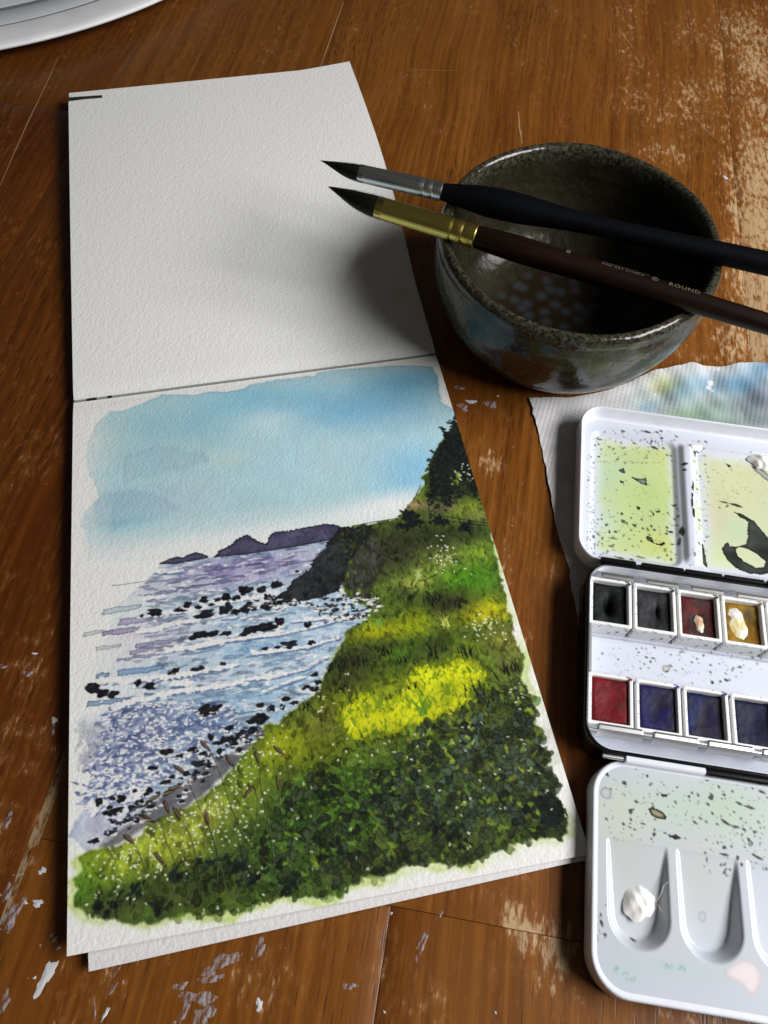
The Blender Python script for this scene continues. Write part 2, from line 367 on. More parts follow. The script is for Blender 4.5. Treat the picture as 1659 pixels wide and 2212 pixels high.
        for i, (x, y) in enumerate(d):
            ww = w*.2*K*R.uniform(.5, 1.1)
            if R.random() < .75: c.blob(x+R.normal(0,1.2)*K, y+w*.2*K+R.uniform(1,3.2)*K, R.uniform(4,8)*K, R.uniform(1.1,2)*K, ang0, C(108,136,180)*R.uniform(.9,1.1), .75, .35, .2)
        for x, y in d:
            for _ in range(2): c.blob(x+R.normal(0,2.5)*K, y+R.normal(0,1.6)*K, R.uniform(2.5,6)*K, w*.24*K*R.uniform(.4,1.05)+.6, ang0, white*R.uniform(.97,1), .93, .4)
    q = M([(0,900),(300,840),(480,760)],'d')
    for pl in ([(0,1150),(150,1140),(380,1080),(520,1000)], [(40,980),(200,960),(400,930),(600,870)], [(100,1240),(240,1180),(350,1140)], [(0,870),(200,850),(420,800),(640,740)], [(300,760),(500,740),(760,720)]):
        q = M(pl,'d')
        for i in range(len(q)-1):
            for t in np.linspace(0,1,8):
                x, y = q[i]*(1-t)+q[i+1]*t
                c.blob(x, y+3*K, R.uniform(4,8)*K, 1.6*K, ang0, C(112,144,188), .6, .4, .2)
                c.blob(x, y, R.uniform(3,7)*K, R.uniform(1.4,2.6)*K, ang0, white, .92, .4)
    for x, y in inside(ms*left, 330, .5):
        c.blob(x, y, R.uniform(2,7)*K, R.uniform(.7,1.9)*K, ang0+R.normal(0,.1), white, R.uniform(.6,.95), .45)
    # glitter on the near water
    gl = c.mask(M([(300,1230),(560,1130),(950,1100),(1300,1180),(1400,1290),(1150,1440),(900,1580),(700,1800),(420,1990),(200,1980),(110,1800),(170,1620),(230,1480),(200,1380)],'c'), 14*K, 26*K, 7*K, 12)
    for x, y in inside(gl, 620):
        dk = C(78,90,130)+R.uniform(-.06,.2)
        c.blob(x, y, R.uniform(3,8)*K, R.uniform(1.4,3.4)*K, ang0+R.normal(0,.3), np.clip(dk,0,1), R.uniform(.35,.8), .5)
    for x, y in inside(gl, 520):
        big = 1+1.0*np.clip((c.yy[int(y),0]-M1(300,1600)[1])/(120*K),0,1)
        c.blob(x, y, R.uniform(1.2,4.4)*K*big*.8, R.uniform(.8,1.7)*K*big, ang0+R.normal(0,.35), white, .93, .5)
    lf = c.mask(M([(130,1300),(260,1330),(300,1440),(330,1480),(260,1560),(200,1659),(90,1659),(150,1540),(90,1440)],'c'), 5*K, 12*K, 1)
    for x, y in inside(lf, 40):
        c.blob(x, y, R.uniform(3,7)*K, R.uniform(2,5)*K, R.random()*3, C(206,206,212), .6, .4, .18)
    # ---------------- islands
    ink = C(24, 24, 34)
    isl1 = M([(745,1615),(780,1597),(830,1572),(880,1562),(920,1570),(960,1547),(1020,1528),(1070,1540),(1112,1556),(1112,1570),(980,1592),(860,1612)],'a')
    isl2 = np.vstack([M([(1160,1560),(1190,1545),(1200,1520),(1240,1497),(1290,1475),(1330,1432),(1370,1412),(1410,1395),(1460,1422),(1480,1440),(1530,1456),(1562,1466)],'a'),
                      M([(112,1132),(130,1090),(160,1066),(240,1060),(300,1046),(390,1032),(470,1016),(530,1026),(562,1042),(520,1090),(480,1112),(240,1155),(0,1195)],'b')])
    for pl in (isl1, isl2):
        m = c.mask(pl, 1.2*K, 8*K, 0, 20); col = C(72,70,94)[None,None]*(.7+.7*n2)[...,None]
        c.lay(m, col, .97, .5, 2)
        c.line(np.vstack([pl, pl[:1]])+R.normal(0,.5,(len(pl)+1,2)), 1.3*K, ink, .85)
    for x, y in inside(c.mask(isl2, 0, 8, 0), 60): c.blob(x, y, R.uniform(2,5)*K, R.uniform(1,2.5)*K, R.random()*3, C(58,50,78), .5, .5)
    top = isl2[:-3]
    for i in range(len(top)-1):
        for t in R.random(3):
            x, y = top[i]*(1-t)+top[i+1]*t; c.blob(x, y-.6*K, 1.7*K, 1.3*K, 0, C(40,36,52), .8, .4)
    # ---------------- land
    land = np.vstack([M([(610,132),(700,124),(830,104),(1030,62),(1045,20),(1065,-8)],'d'),
        M([(945,925),(1010,850),(1060,770),(1040,735),(1080,700),(1100,620),(1150,540),(1200,470),(1250,410),(1300,470),(1345,610),(1410,800),(1445,900),(1470,1000),(1455,1060),(1485,1160),(1510,1290)],'b'),
        M([(1375,60),(1375,110),(1405,190),(1452,270),(1440,340),(1425,420),(1460,480),(1490,540),(1550,545),(1510,580),(1540,650),(1500,700),(1585,770),(1585,840),(1560,880),(1645,930),(1590,1030),(1640,1070)],'e'),
        M([(1500,460),(1512,510),(1475,540),(1520,600),(1572,690),(1560,770),(1480,795),(1400,790),(1250,830),(1120,890),(1000,940),(900,925),(760,930),(640,950),(620,985),(560,1000),(430,1010),(350,1060),(330,1090),(200,1112),(0,1100)],'g'),
        M([(1500,1165),(1400,1200),(1260,1222),(1190,1300),(1090,1275),(990,1310),(800,1300),(650,1342),(500,1360),(330,1335),(190,1310),(80,1230),(80,1180),(112,1120),(70,1060),(150,1000),(110,910),(170,862),(300,840),(380,830),(520,760),(560,690),(700,620),(830,570),(940,480),(1060,400),(1130,310),(1180,230),(1250,150),(1330,90),(1360,10)],'f'),
        M([(200,1452),(250,1400),(330,1330),(440,1262),(480,1200),(520,1090),(560,1020),(610,930),(640,880),(660,830),(740,790),(780,740),(820,690),(700,600),(640,560)],'d')])
    # pale halo of the first green wash along the right and bottom margin
    halo = land.copy(); cen = M1(800,1600); hv = halo-cen; hl = np.hypot(hv[:,0],hv[:,1])[:,None]
    wgt = ((halo[:,0]>W*.80)|(halo[:,1]>H*.86))&(halo[:,1]>H*.42)
    halo = halo+hv/hl*np.where(wgt, 11*K, 0)[:,None]
    mh = c.mask(halo, 7*K, 20*K, 2*K, 31)
    hc = cols(C(206,226,132), [('g',1450,400,300,400,(206,212,192),1.), ('b',1560,1200,200,300,(200,220,150),.8), ('f',600,1330,500,90,(190,212,110),.8)])
    c.lay(mh*((n1-.3)*2.2+.5*n2).clip(0,1), hc, .8, .3, 3)
    # shore sand
    c.lay(c.mask(M([(1400,0),(1250,120),(1080,220),(900,330),(700,470),(560,560),(400,700),(230,840),(330,850),(560,700),(740,610),(960,470),(1120,320),(1260,170),(1400,60)],'f'), 6*K, 14*K, 2*K), C(104,102,104)*(.75+.5*n2)[...,None], .85, .3)
    g = cols(C(70,98,40), [
        ('d',1080,220,380,170,(42,50,34),1.), ('d',950,330,200,140,(48,54,38),.95), ('d',1400,170,260,90,(40,54,28),.95), ('d',1250,400,160,50,(112,136,52),.7), ('d',1150,500,200,60,(150,166,84),1.), ('d',1330,330,150,80,(120,140,70),.9),
        ('d',1480,470,240,120,(66,128,22),1.), ('d',1580,280,140,80,(110,150,50),.9), ('d',1600,690,200,90,(186,198,20),1.), ('d',1330,630,190,90,(44,50,32),1.), ('d',1000,560,120,60,(60,84,36),.8),
        ('d',880,830,250,70,(146,164,18),1.), ('d',1130,770,110,100,(136,162,14),.9), ('d',1000,640,140,60,(72,100,30),.8), ('d',760,1000,280,90,(42,52,28),1.), ('d',700,1150,220,130,(40,48,28),1.), ('d',980,1120,170,90,(56,80,24),.95),
        ('d',1050,960,130,60,(70,118,30),1.), ('d',1280,920,190,90,(44,62,26),.95), ('d',1500,900,160,90,(88,116,30),.8), ('d',600,1290,120,70,(104,124,28),.9), ('d',560,1400,200,80,(84,92,40),.8),
        ('e',1320,150,130,120,(128,134,62),.9), ('e',1350,330,90,130,(96,108,56),.9), ('e',150,900,150,90,(92,112,28),.9), ('e',60,780,120,100,(80,84,48),.9),
        ('e',650,600,420,190,(150,170,26),.85), ('g',760,640,640,300,(58,86,40),.95), ('g',1200,380,360,250,(54,68,50),.95), ('g',300,620,300,200,(60,106,38),.8), ('g',1480,620,110,150,(22,32,20),1.), ('g',700,880,600,90,(58,72,40),.9), ('g',1000,560,240,120,(64,90,50),.7), ('g',100,330,220,90,(96,116,22),.9),
        ('f',300,960,240,110,(122,162,40),1.), ('f',130,1150,110,140,(84,140,40),1.), ('f',700,820,330,120,(150,172,60),.95), ('f',1000,600,200,110,(156,178,70),.95), ('f',1250,420,150,200,(112,140,36),.9), ('f',1450,120,150,120,(130,150,24),.9),
        ('f',900,1080,500,100,(44,62,30),1.), ('f',500,1230,420,70,(58,74,40),.95), ('f',1450,800,240,260,(52,86,42),.9), ('f',1150,800,180,120,(58,84,36),.8),
        ('b',1240,640,170,280,(22,28,24),1.), ('b',1180,760,120,120,(26,32,28),.9), ('b',1350,780,100,80,(66,72,56),.8), ('b',1300,920,130,60,(116,146,44),1.), ('b',1020,830,60,90,(94,120,40),1.), ('b',1010,900,80,30,(130,112,92),1.), ('b',1170,910,120,50,(88,88,74),.9), ('b',1400,960,110,50,(110,120,70),.8)])
    g = np.clip(g*np.array([1.12,1.03,.86]), 0, 1)
    mb = c.mask(land, 4*K, 9*K, 1, 41)
    c.lay(mb, g*(1+.5*(n2-.5)+.4*(n3-.5))[...,None], .96, .45, 2)
    yel = c.mask(M([(200,640),(330,530),(400,512),(470,560),(560,560),(640,480),(650,390),(700,330),(830,320),(900,340),(1000,280),(1110,290),(1180,350),(1200,420),(1080,520),(1080,590),(1000,640),(890,660),(780,720),(640,740),(520,800),(430,770),(350,840),(230,800)],'e'), 6*K, 12*K, 2*K, 43)
    low = c.mask(M([(180,880),(420,770),(560,800),(760,740),(900,660),(1060,620),(1200,480),(1400,420),(1659,480),(1800,1100),(1800,2400),(-1300,2300),(-900,1700),(-260,1500),(-200,1100)],'e'), 12*K, 20*K, 5*K, 44)*mb
    dark = np.clip((mb-low-yel), 0, 1)
    # rocks of the cliff
    rock = M([(610,132),(700,126),(830,106),(825,150),(800,200),(740,290),(680,370),(650,430),(640,490),(600,555),(520,585),(420,612),(300,630),(200,640),(180,600),(230,560),(280,510),(340,450),(400,410),(440,340),(490,300),(540,230),(560,200),(610,150)],'d')
    rock2 = M([(830,140),(740,290),(650,440),(640,520),(700,560),(800,620),(850,480),(920,340),(860,220),(880,160)],'d')
    c.lay(c.mask(rock2, 4*K, 9*K, 1, 50), C(72,70,66)*(.55+.8*n2)[...,None], .9, .4)
    mr = c.mask(rock, 4*K, 8*K, 0, 51); c.lay(mr, C(42,44,46)*(.45+1.1*n2)[...,None], .98, .3)
    for x, y in inside(mr, 150): c.blob(x, y, R.uniform(2,7)*K, R.uniform(1.5,4)*K, -.9+R.normal(0,.5), C(44,46,47)*R.uniform(.3,1.75), R.uniform(.3,.7), .5, .3)
    for x, y in inside(c.mask(rock2,0,8,0), 60): c.blob(x, y, R.uniform(2,6)*K, R.uniform(1.5,3.5)*K, -.9+R.normal(0,.5), C(74,71,68)*R.uniform(.45,1.3), .6, .5, .3)
    # foliage dabs
    def dabs(mm, n, smin, smax, lo, hi, al=(.35,.8), up=0, edge=.3, asp=(.45,1)):
        for x, y in inside(mm, n):
            f = g[int(y), int(x)]; v = np.clip(f*R.uniform(lo,hi)*np.array([R.uniform(.88,1.14),1,R.uniform(.8,1.15)]),0,1); s = R.uniform(smin,smax)*K
            a = (-1.57+R.normal(0,.5)) if up else R.random()*3.14
            c.blob(x, y, s, s*R.uniform(*asp), a, v, R.uniform(*al), .4, edge)
    dabs(dark, 900, 2, 7, .45, 1.0, up=1, asp=(.3,.7))
    dabs(dark, 1500, 1.5, 4.5, .5, 1.95, (.45,.9), up=1, asp=(.22,.5))
    dabs(low, 420, 4, 10, .8, 1.6, (.4,.75), asp=(.6,1))
    dabs(low, 520, 3, 8.5, .5, 1.05, (.45,.85), edge=.6, asp=(.65,1))
    dabs(low, 500, 1.5, 4, .4, 1.5, (.45,.85), edge=.4)
    c.lay(np.clip((yel-.35-.5*(n3-.5))*6,0,1), np.broadcast_to(C(214,218,28),c.a.shape)*(.84+.3*n2)[...,None], .95, .2)
    for x, y in inside(yel, 560, .3):
        v = [C(238,236,74),C(150,180,20),C(206,206,14),C(110,150,28),C(176,190,16),C(90,130,30)][R.integers(6)]*R.uniform(.92,1.06)
        c.blob(x, y, R.uniform(1.5,5.5)*K, R.uniform(.8,2.2)*K, -1.57+R.normal(0,.6), np.clip(v,0,1), R.uniform(.35,.85), .4, .2)
    rim = c.blur(yel, int(6*K)); rim = ((rim > .12) & (rim < .62)).astype(float)*mb
    for x, y in inside(rim, 170):
        c.blob(x, y, R.uniform(2.5,7)*K, R.uniform(.9,2.4)*K, -1.57+R.normal(0,.4), [C(112,140,26),C(146,166,24),C(64,84,30),C(176,190,30)][R.integers(4)]*R.uniform(.85,1.1), R.uniform(.6,.95), .35, .3)
    # dark round leaves with ink outlines
    lm = c.mask(M([(760,760),(980,640),(1200,480),(1420,420),(1500,560),(1580,900),(1640,1200),(1500,1400),(800,1452),(300,1400),(500,1000)],'e'), 10*K, 20*K, 2*K)
    for x, y in inside(lm*mb, 260): c.blob(x, y, R.uniform(4.5,9.5)*K, R.uniform(4,7.5)*K, R.random()*3, C(56,70,54)*R.uniform(.5,1.6), R.uniform(.5,.9), .3, .65)
    for x, y in inside(lm*mb, 110): c.blob(x, y, R.uniform(2,6)*K, R.uniform(1.5,3.5)*K, R.random()*3, C(136,150,46)*R.uniform(.6,1.3), .75, .4, .2)
    lm2 = c.mask(M([(100,460),(500,420),(900,560),(1560,560),(1500,760),(1000,900),(300,1040),(0,1060),(-300,980),(-50,700)],'g'), 10*K, 20*K, 2*K)
    for x, y in inside(lm2*mb, 260): c.blob(x, y, R.uniform(4,9.5)*K, R.uniform(3.5,7)*K, R.random()*3, C(52,62,40)*R.uniform(.4,1.5), R.uniform(.5,.9), .33, .6)
    for x, y in inside(lm2*mb, 110): c.blob(x, y, R.uniform(2,6)*K, R.uniform(1.5,3.5)*K, R.random()*3, C(116,148,46)*R.uniform(.6,1.3), .7, .4, .2)
    for x, y in inside(low, 130):   # ink squiggles
        t = np.linspace(0,1,7); L = R.uniform(3,9)*K; a = R.random()*6.28; k = R.uniform(-2.5,2.5)
        px = np.cumsum(np.cos(a+k*t))*L/6; py = np.cumsum(np.sin(a+k*t))*L/6
        c.line(np.c_[x+px, y+py], R.uniform(.9,1.5)*K, C(16,22,18), .8)
    for x, y in inside(low, 75): c.blob(x, y, R.uniform(1.1,2.2)*K, R.uniform(.9,1.6)*K, R.random()*3, C(214,220,190), .85, .5)
    # conifers on the right and the shrubs on the ridge
    for z, x, y in [('b',1250,430),('b',1205,480),('b',1235,520),('b',1180,560),('b',1270,520),('b',1150,610),('b',1290,610),('b',1210,610),('b',1110,690),('b',1170,700),('b',1250,700),('b',1320,700),('b',1130,780),('b',1200,800),('b',1110,850),('b',1370,800),('b',1350,740),('b',1300,540),('b',1280,460),('b',1160,660),('b',1230,570),('b',1300,660),('b',1190,860),('b',1340,640)]:
        p = M1(x, y, z)
        for _ in range(36): c.blob(p[0]+R.normal(0,5)*K, p[1]+R.normal(0,9)*K, R.uniform(1.5,4.5)*K, R.uniform(1.2,3.4)*K, R.random()*3, C(18,24,22)*R.uniform(.4,1.8), .85, .45)
    for x, yt, yb, w in [(1250,405,860,58),(1205,475,850,52),(1160,545,840,50),(1115,640,850,46),(1300,500,840,56),(1345,620,830,46),(1270,560,860,50),(1185,640,870,44)]:
        n = 26
        for i in range(n):
            t = (i+.5)/n; p = M1(x+R.normal(0,4), yt+(yb-yt)*t, 'b'); hw = w*.36*.62*K*(.08+.92*t)
            for s in (-1, 1):
                q = R.uniform(.3, 1)*hw; c.line([(p[0], p[1]-1*K), (p[0]+s*q*.6, p[1]+.6*K), (p[0]+s*q, p[1]+R.uniform(1,3)*K)], R.uniform(1.6,3.2)*K, C(16,22,19)*R.uniform(.5,1.9), .9, True)
    for z, x, y, n in [('b',1260,720,10),('b',1245,760,8),('b',1320,740,5)]:
        p = M1(x, y, z)
        for _ in range(n): c.blob(p[0]+R.normal(0,4)*K, p[1]+R.normal(0,5)*K, R.uniform(1,3)*K, R.uniform(1,2)*K, R.random()*3, C(128,150,60)*R.uniform(.7,1.1), .8, .4)
    for z, x, y, n, s in [('b',960,960,40,8),('b',1000,1000,40,9),('b',1130,990,24,6),('b',1180,1000,18,5),('b',1320,1030,28,7),('b',930,1020,16,5)]:
        p = M1(x, y, z)
        for _ in range(n): c.blob(p[0]+R.normal(0,s)*K*.8, p[1]+R.normal(0,s*.6)*K, R.uniform(2,4.5)*K, R.uniform(2,3.5)*K, R.random()*3, C(22,26,28)*R.uniform(.6,1.6), .85, .35, .3)
    for pl in ([(620,1028),(760,1000),(900,980)],[(1180,965),(1300,985),(1470,1010)],[(1180,990),(1300,1005),(1470,1025)],[(945,925),(1000,860),(1040,780)],[(1080,870),(1090,950),(1130,910),(1190,850)]):
        c.line(M(pl,'b'), 1.3*K, ink, .8)
    c.line(M([(1020,600),(1050,545),(1110,530),(1150,490),(1210,470),(1270,445)],'d')+R.normal(0,.8,(6,2)), 1.4*K, ink, .85)
    c.line(M([(700,330),(720,270),(800,190),(830,120)],'d'), 1.2*K, ink, .7)
    # dark grass tufts (ink strokes)
    for z, x, y, n, sp, L in [('d',1270,600,16,70,22),('d',1430,630,8,40,18),('d',900,960,14,80,18),('d',700,1030,16,90,16),('d',1250,960,14,80,24),('d',1460,950,12,50,24),('d',560,1060,10,50,14),('e',1110,470,10,60,30),('e',1330,340,14,70,34),('d',620,1200,14,70,16),('d',380,1330,12,90,18),('d',1100,590,8,50,12),('d',900,230,6,30,18),('e',1250,560,6,60,24),('d',1000,1020,8,50,14),('d',1100,1190,5,30,12)]:
        p = M1(x, y, z); k = Z[z][2]*.72*K
        for _ in range(n):
            x0 = p[0]+R.normal(0,sp*k*.6); y0 = p[1]+R.normal(0,sp*k*.25); dx = R.normal(0,.35); l = L*K*R.uniform(.35,.75)
            c.line([(x0,y0+l*.5),(x0+dx*l*.3,y0),(x0+dx*l,y0-l*.5)], R.uniform(1.6,2.6)*K, C(14,18,14), .9, True)
    for z, x, y, n, L, col in [('e',760,640,16,52,(96,140,34)),('e',930,500,10,26,(112,140,30)),('e',460,600,8,30,(120,150,30)),('e',1130,350,8,30,(140,150,40)),('d',880,770,8,16,(110,160,60)),('d',1330,770,10,24,(190,196,90)),('d',1150,440,14,16,(170,184,110)),('b',1270,720,5,12,(150,170,70))]:
        p = M1(x, y, z)
        for _ in range(n):
            dx = R.normal(0,.45); l = L*K*R.uniform(.5,1)*.75
            c.line([(p[0]+R.normal(0,3)*K,p[1]+R.normal(4,2)*K),(p[0]+dx*l*.5,p[1]-l*.5),(p[0]+dx*l*1.2,p[1]-l)], R.uniform(1.8,3.2)*K, C(*col)*R.uniform(.85,1.15), .75, True)
    # little white flowers
    for z, x, y, n, sx, sy in [('d',1330,320,46,70,60),('d',1600,800,40,60,50),('f',680,760,120,180,90),('f',1020,560,110,110,100),('f',1180,330,60,90,120),('f',430,960,40,110,60),('f',1330,180,40,110,110),('d',560,1180,14,90,120),('e',300,900,10,200,80),('f',500,1130,24,260,60),('e',1400,480,6,60,50),('b',1320,690,16,30,40)]:
        p = M1(x, y, z); k = Z[z][2]*.72*K
        for _ in range(n):
            x0, y0 = p[0]+R.normal(0,sx*k), p[1]+R.normal(0,sy*k)
            if 0 <= int(y0) < H and 0 <= int(x0) < W and mb[int(y0),int(x0)] > .5: c.blob(x0, y0, R.uniform(.9,1.7)*K, R.uniform(.8,1.5)*K, 0, C(238,240,214), .92, .4)
    # ---------------- boulders
    blk = C(26, 28, 34)
    for z, x, y, rx, ry in [('c',720,445,75,28),('c',610,475,18,12),('c',900,425,60,22),('c',960,395,40,25),('c',1030,410,35,18),('c',1080,350,42,28),('c',1240,330,50,34),('c',1180,350,35,14),('c',1400,280,75,40),('c',1330,330,45,26),('c',1520,270,45,30),('c',1630,230,40,30),('c',1130,460,100,32),('c',1230,420,50,40),('c',1140,390,30,12),
        ('c',1350,430,45,30),('c',1430,390,45,38),('c',1560,400,50,40),('c',1630,360,50,40),('c',1560,330,30,30),('c',1040,620,65,34),('c',1150,605,55,26),('c',1250,605,45,24),('c',990,650,35,12),('c',1450,580,60,40),('c',1550,565,85,38),('c',1400,610,50,18),('c',1640,510,20,22),('c',860,895,42,24),('c',820,915,20,12),('c',1020,885,42,18),('c',1220,845,28,15),
        ('c',245,1020,55,42),('c',340,1085,58,36),('c',575,995,28,24),('c',655,1015,50,24),('c',1130,1195,75,36),('c',1080,1215,40,18),('d',200,510,50,26),('d',270,920,60,24),('d',190,935,30,12),('d',120,945,24,12),('d',415,905,26,18),('d',210,765,32,28),('d',395,780,30,22),('d',440,1125,28,16),('d',375,1205,26,14),('d',330,425,20,10),
        ('d',75,1335,28,18),('d',150,1345,24,20),('d',240,1285,32,18),('d',60,1420,60,28),('d',220,1340,20,18),('d',310,1310,24,14),('d',430,1220,30,18),('d',460,1170,24,16),
        ('c',1510,1165,32,20),('c',1600,1180,28,22),('c',1260,1335,34,20),('c',1440,1290,26,20),('c',1500,1275,60,30),('c',1450,1370,45,28),('c',1370,1400,40,30),('c',1240,1440,80,26),('c',1130,1410,24,22),('c',1350,1515,28,18),('c',800,1530,55,22),('c',1000,1510,44,24),('c',890,1550,28,14),('c',1070,1540,26,18),('c',1290,1420,36,30),
        ('f',690,195,45,22),('f',860,175,35,18),('f',930,205,22,16),('f',900,270,70,24),('f',980,280,30,22),('f',690,390,40,22),('f',730,360,24,16),('f',570,460,38,26),('f',480,455,20,12),('f',830,340,36,18),('f',890,330,24,14),('f',950,340,34,14),('f',245,530,40,28),('f',400,505,42,26),('f',335,505,24,14),('f',320,565,22,14),('f',340,600,60,24),('f',470,565,30,18),('f',520,525,22,16),('f',570,565,42,16),('f',340,660,28,20),('f',420,660,40,16),('f',490,655,26,20),('f',210,790,42,18),('f',320,740,42,16),('f',590,305,36,18),('f',780,490,22,14),('f',790,525,20,14),('f',820,455,18,12),('f',1180,185,18,14),('f',1080,110,40,26),('f',1180,80,50,28),('f',1270,50,45,28),('f',1140,140,44,20),('f',1050,190,26,30),('f',1240,120,30,16)]:
        p = M1(x, y, z); k = Z[z][2]*(.68 if z in 'cd' else .56)*K
        for _ in range(5): c.blob(p[0]+R.normal(0,rx*k*.7), p[1]+ry*k*R.uniform(.3,1.2), R.uniform(1.5,5)*K, R.uniform(.8,1.8)*K, ang0, white, .85, .4)
        for _ in range(3):
            c.blob(p[0]+R.normal(0,rx*k*.35), p[1]+R.normal(0,ry*k*.25), rx*k*R.uniform(.5,.8), ry*k*R.uniform(.65,.95), ang0+R.normal(0,.15), blk*R.uniform(.6,1.15), .97, .3)
        c.blob(p[0]+R.normal(0,rx*k*.2), p[1]-ry*k*.2, rx*k*.3, ry*k*.3, ang0, C(58,60,66), .5, .5)
    for pl, n, s in [([(460,660),(640,690),(820,690)],70,40), ([(560,600),(760,600),(880,640)],60,26), ([(0,660),(200,640),(420,640)],60,34), ([(500,740),(700,740),(800,720)],30,20)]:
        q = M(pl,'d')
        for _ in range(n):
            i = R.integers(len(q)-1); t = R.random(); x, y = q[i]*(1-t)+q[i+1]*t; y += R.normal(0,s*.2)*K
            if R.random() < .4: c.blob(x, y, R.uniform(2,5)*K, R.uniform(1,2)*K, ang0, white, .9, .5)
            else: c.blob(x, y, R.uniform(1.5,4.5)*K, R.uniform(1.2,2.8)*K, ang0, [blk,C(56,52,54)][R.integers(2)]*R.uniform(.7,1.3), .95, .4)
    q = M([(1340,40),(1180,120),(1000,250),(830,380),(650,480),(480,600),(330,700)],'f')
    for _ in range(110):
        i = R.integers(len(q)-1); t = R.random(); x, y = q[i]*(1-t)+q[i+1]*t; x += R.normal(0,5)*K; y += R.normal(0,6)*K
        if R.random() < .3: c.blob(x, y, R.uniform(1.5,3.5)*K, R.uniform(1,2)*K, ang0, white, .85, .5)
        else: c.blob(x, y, R.uniform(1.5,4)*K, R.uniform(1.2,2.6)*K, ang0, [blk,C(72,70,78),C(40,40,56)][R.integers(3)], .9, .4)
    # driftwood and seed heads
    for z, x, y, L, a in [('f',600,510,52,-.5),('f',740,440,60,-.4),('f',560,640,55,.6),('f',700,470,40,-.3)]:
        p = M1(x, y, z); c.blob(p[0], p[1], L*.2*K, 2.6*K, a, C(96,72,48), .95, .3, .7); c.line([(p[0]-L*.16*K,p[1]+1),(p[0]+L*.14*K,p[1]-L*.16*K*math.tan(-a)*.6)], 1.1*K, C(196,180,150), .7)
    for hx, hy, ang, stem in [(950,150,.95,[(1000,210),(1060,370),(1120,560),(1200,760),(1330,930),(1440,1020)]),(1440,180,.85,[(1490,240),(1530,450),(1545,700),(1520,920),(1490,1010)]),(1295,220,1.4,[(1312,280),(1320,420),(1360,620),(1390,800),(1410,980)]),(1435,400,1.55,[(1440,470),(1460,640),(1475,740)]),(760,610,1.1,[(800,660),(850,760),(890,900),(915,1060),(930,1180)]),(440,780,.8,[(490,830),(530,930),(560,1020)]),(640,910,.9,[(690,960),(720,1060),(745,1180)]),(780,310,.7,[(830,380),(880,490),(920,590),(990,740),(1030,900),(1025,1090)]),(1110,250,1.1,[(1140,300),(1190,450),(1215,520)]),(1240,460,-.8,[(1275,420),(1300,520),(1290,700)]),(690,560,1.3,[(660,660),(690,800),(740,920),(770,1010)]),(960,640,1.4,[(960,660),(1010,800),(1050,960),(1085,1140)])]:
        s = M(stem,'f'); c.line(s, 1.15*K, C(30,36,24), .7); c.line(s+[1.1*K,0], .8*K, C(150,156,110), .4)
        p = M1(hx, hy, 'f'); c.blob(p[0], p[1], 9.5*K, 2.7*K, ang, C(82,60,44), .92, .15, .5); c.line([(p[0]-7*K*math.cos(ang)+1*K,p[1]-7*K*math.sin(ang)),(p[0]+6*K*math.cos(ang)+1*K,p[1]+6*K*math.sin(ang))], 1.2*K, C(168,146,120), .6)
    # dark clumps along the foot
    for z, x, y, n in [('f',230,1240,8),('f',320,1235,8),('f',630,1230,8),('f',760,1040,10),('f',1150,960,10),('f',1240,1060,10),('f',1520,1090,8),('f',950,950,8),('g',50,1050,8),('g',300,830,8),('g',860,720,10),('g',960,740,10),('g',1450,600,40),('g',1470,680,40),('f',470,1140,10)]:
        p = M1(x, y, z)
        for _ in range(n): c.blob(p[0]+R.normal(0,7)*K, p[1]+R.normal(0,5)*K, R.uniform(2.5,5.5)*K, R.uniform(2,4.5)*K, R.random()*3, C(20,28,24)*R.uniform(.6,1.5), .75, .4)
    return np.clip(c.a, 0, 1)
# ---------------------------------------------------------------- the table
M_WOOD = wood_table_mat()
M_JOINT = simple('dark joint', (.012, .006, .003), .9)  # near-black bed that shows in the gaps between boards
TH = math.radians(-6.4)
BX = np.array([math.cos(TH), math.sin(TH)]); BY = np.array([-math.sin(TH), math.cos(TH)])
def wear_at(xy):                              # where years of elbows have rubbed the varnish: 0..1, per spot of the table
    W = np.zeros(len(xy)); Rd = np.zeros(len(xy))
    for px, py, r, ry, s in [(1620,100,110,260,.75),(1650,420,95,300,.9),(1450,220,130,160,.5),(1420,330,90,70,.45),(1400,60,160,160,.3),(1640,640,90,200,.7),(1600,760,120,90,.45),
                         (1010,1960,40,16,.6),(1120,2010,34,22,1.0),(1200,2040,30,26,1.0),(1150,2110,60,30,.5),(1090,1230,14,60,.62),(1130,1400,16,90,.72),(1060,1000,26,40,.45),(1180,1300,10,120,.5),
                         (30,1830,30,60,.9),(80,1700,14,100,.5),(110,1640,14,60,.6),(60,1380,50,20,.35),(900,2150,120,60,.4),(700,2000,80,60,.35),(500,2120,100,50,.4),(60,1450,60,18,.35),(1450,2190,120,30,.5)]:
        g = at(px, py, 0)[:2]; d = xy-g; a = d@BX; b = d@BY
        k = 220./FPX if py > 900 else 300./FPX     # rough size of a sketch unit there
        W += s*np.exp(-(a/(r*k*1.3))**2-(b/(ry*k*1.3))**2)
    for px, py, r, ry, s in [(30,1250,90,400,.5),(1000,860,60,90,.8),(1250,1500,50,300,.6),(60,300,200,160,.5),(100,2100,120,120,.4)]:
        g = at(px, py, 0)[:2]; d = xy-g; Rd += s*np.exp(-((d@BX)/(r*.18))**2-((d@BY)/(ry*.18))**2)
    return np.clip(W, 0, 1.2), np.clip(Rd, 0, 1)
table = tag(thing('table', None, None), kind='structure')
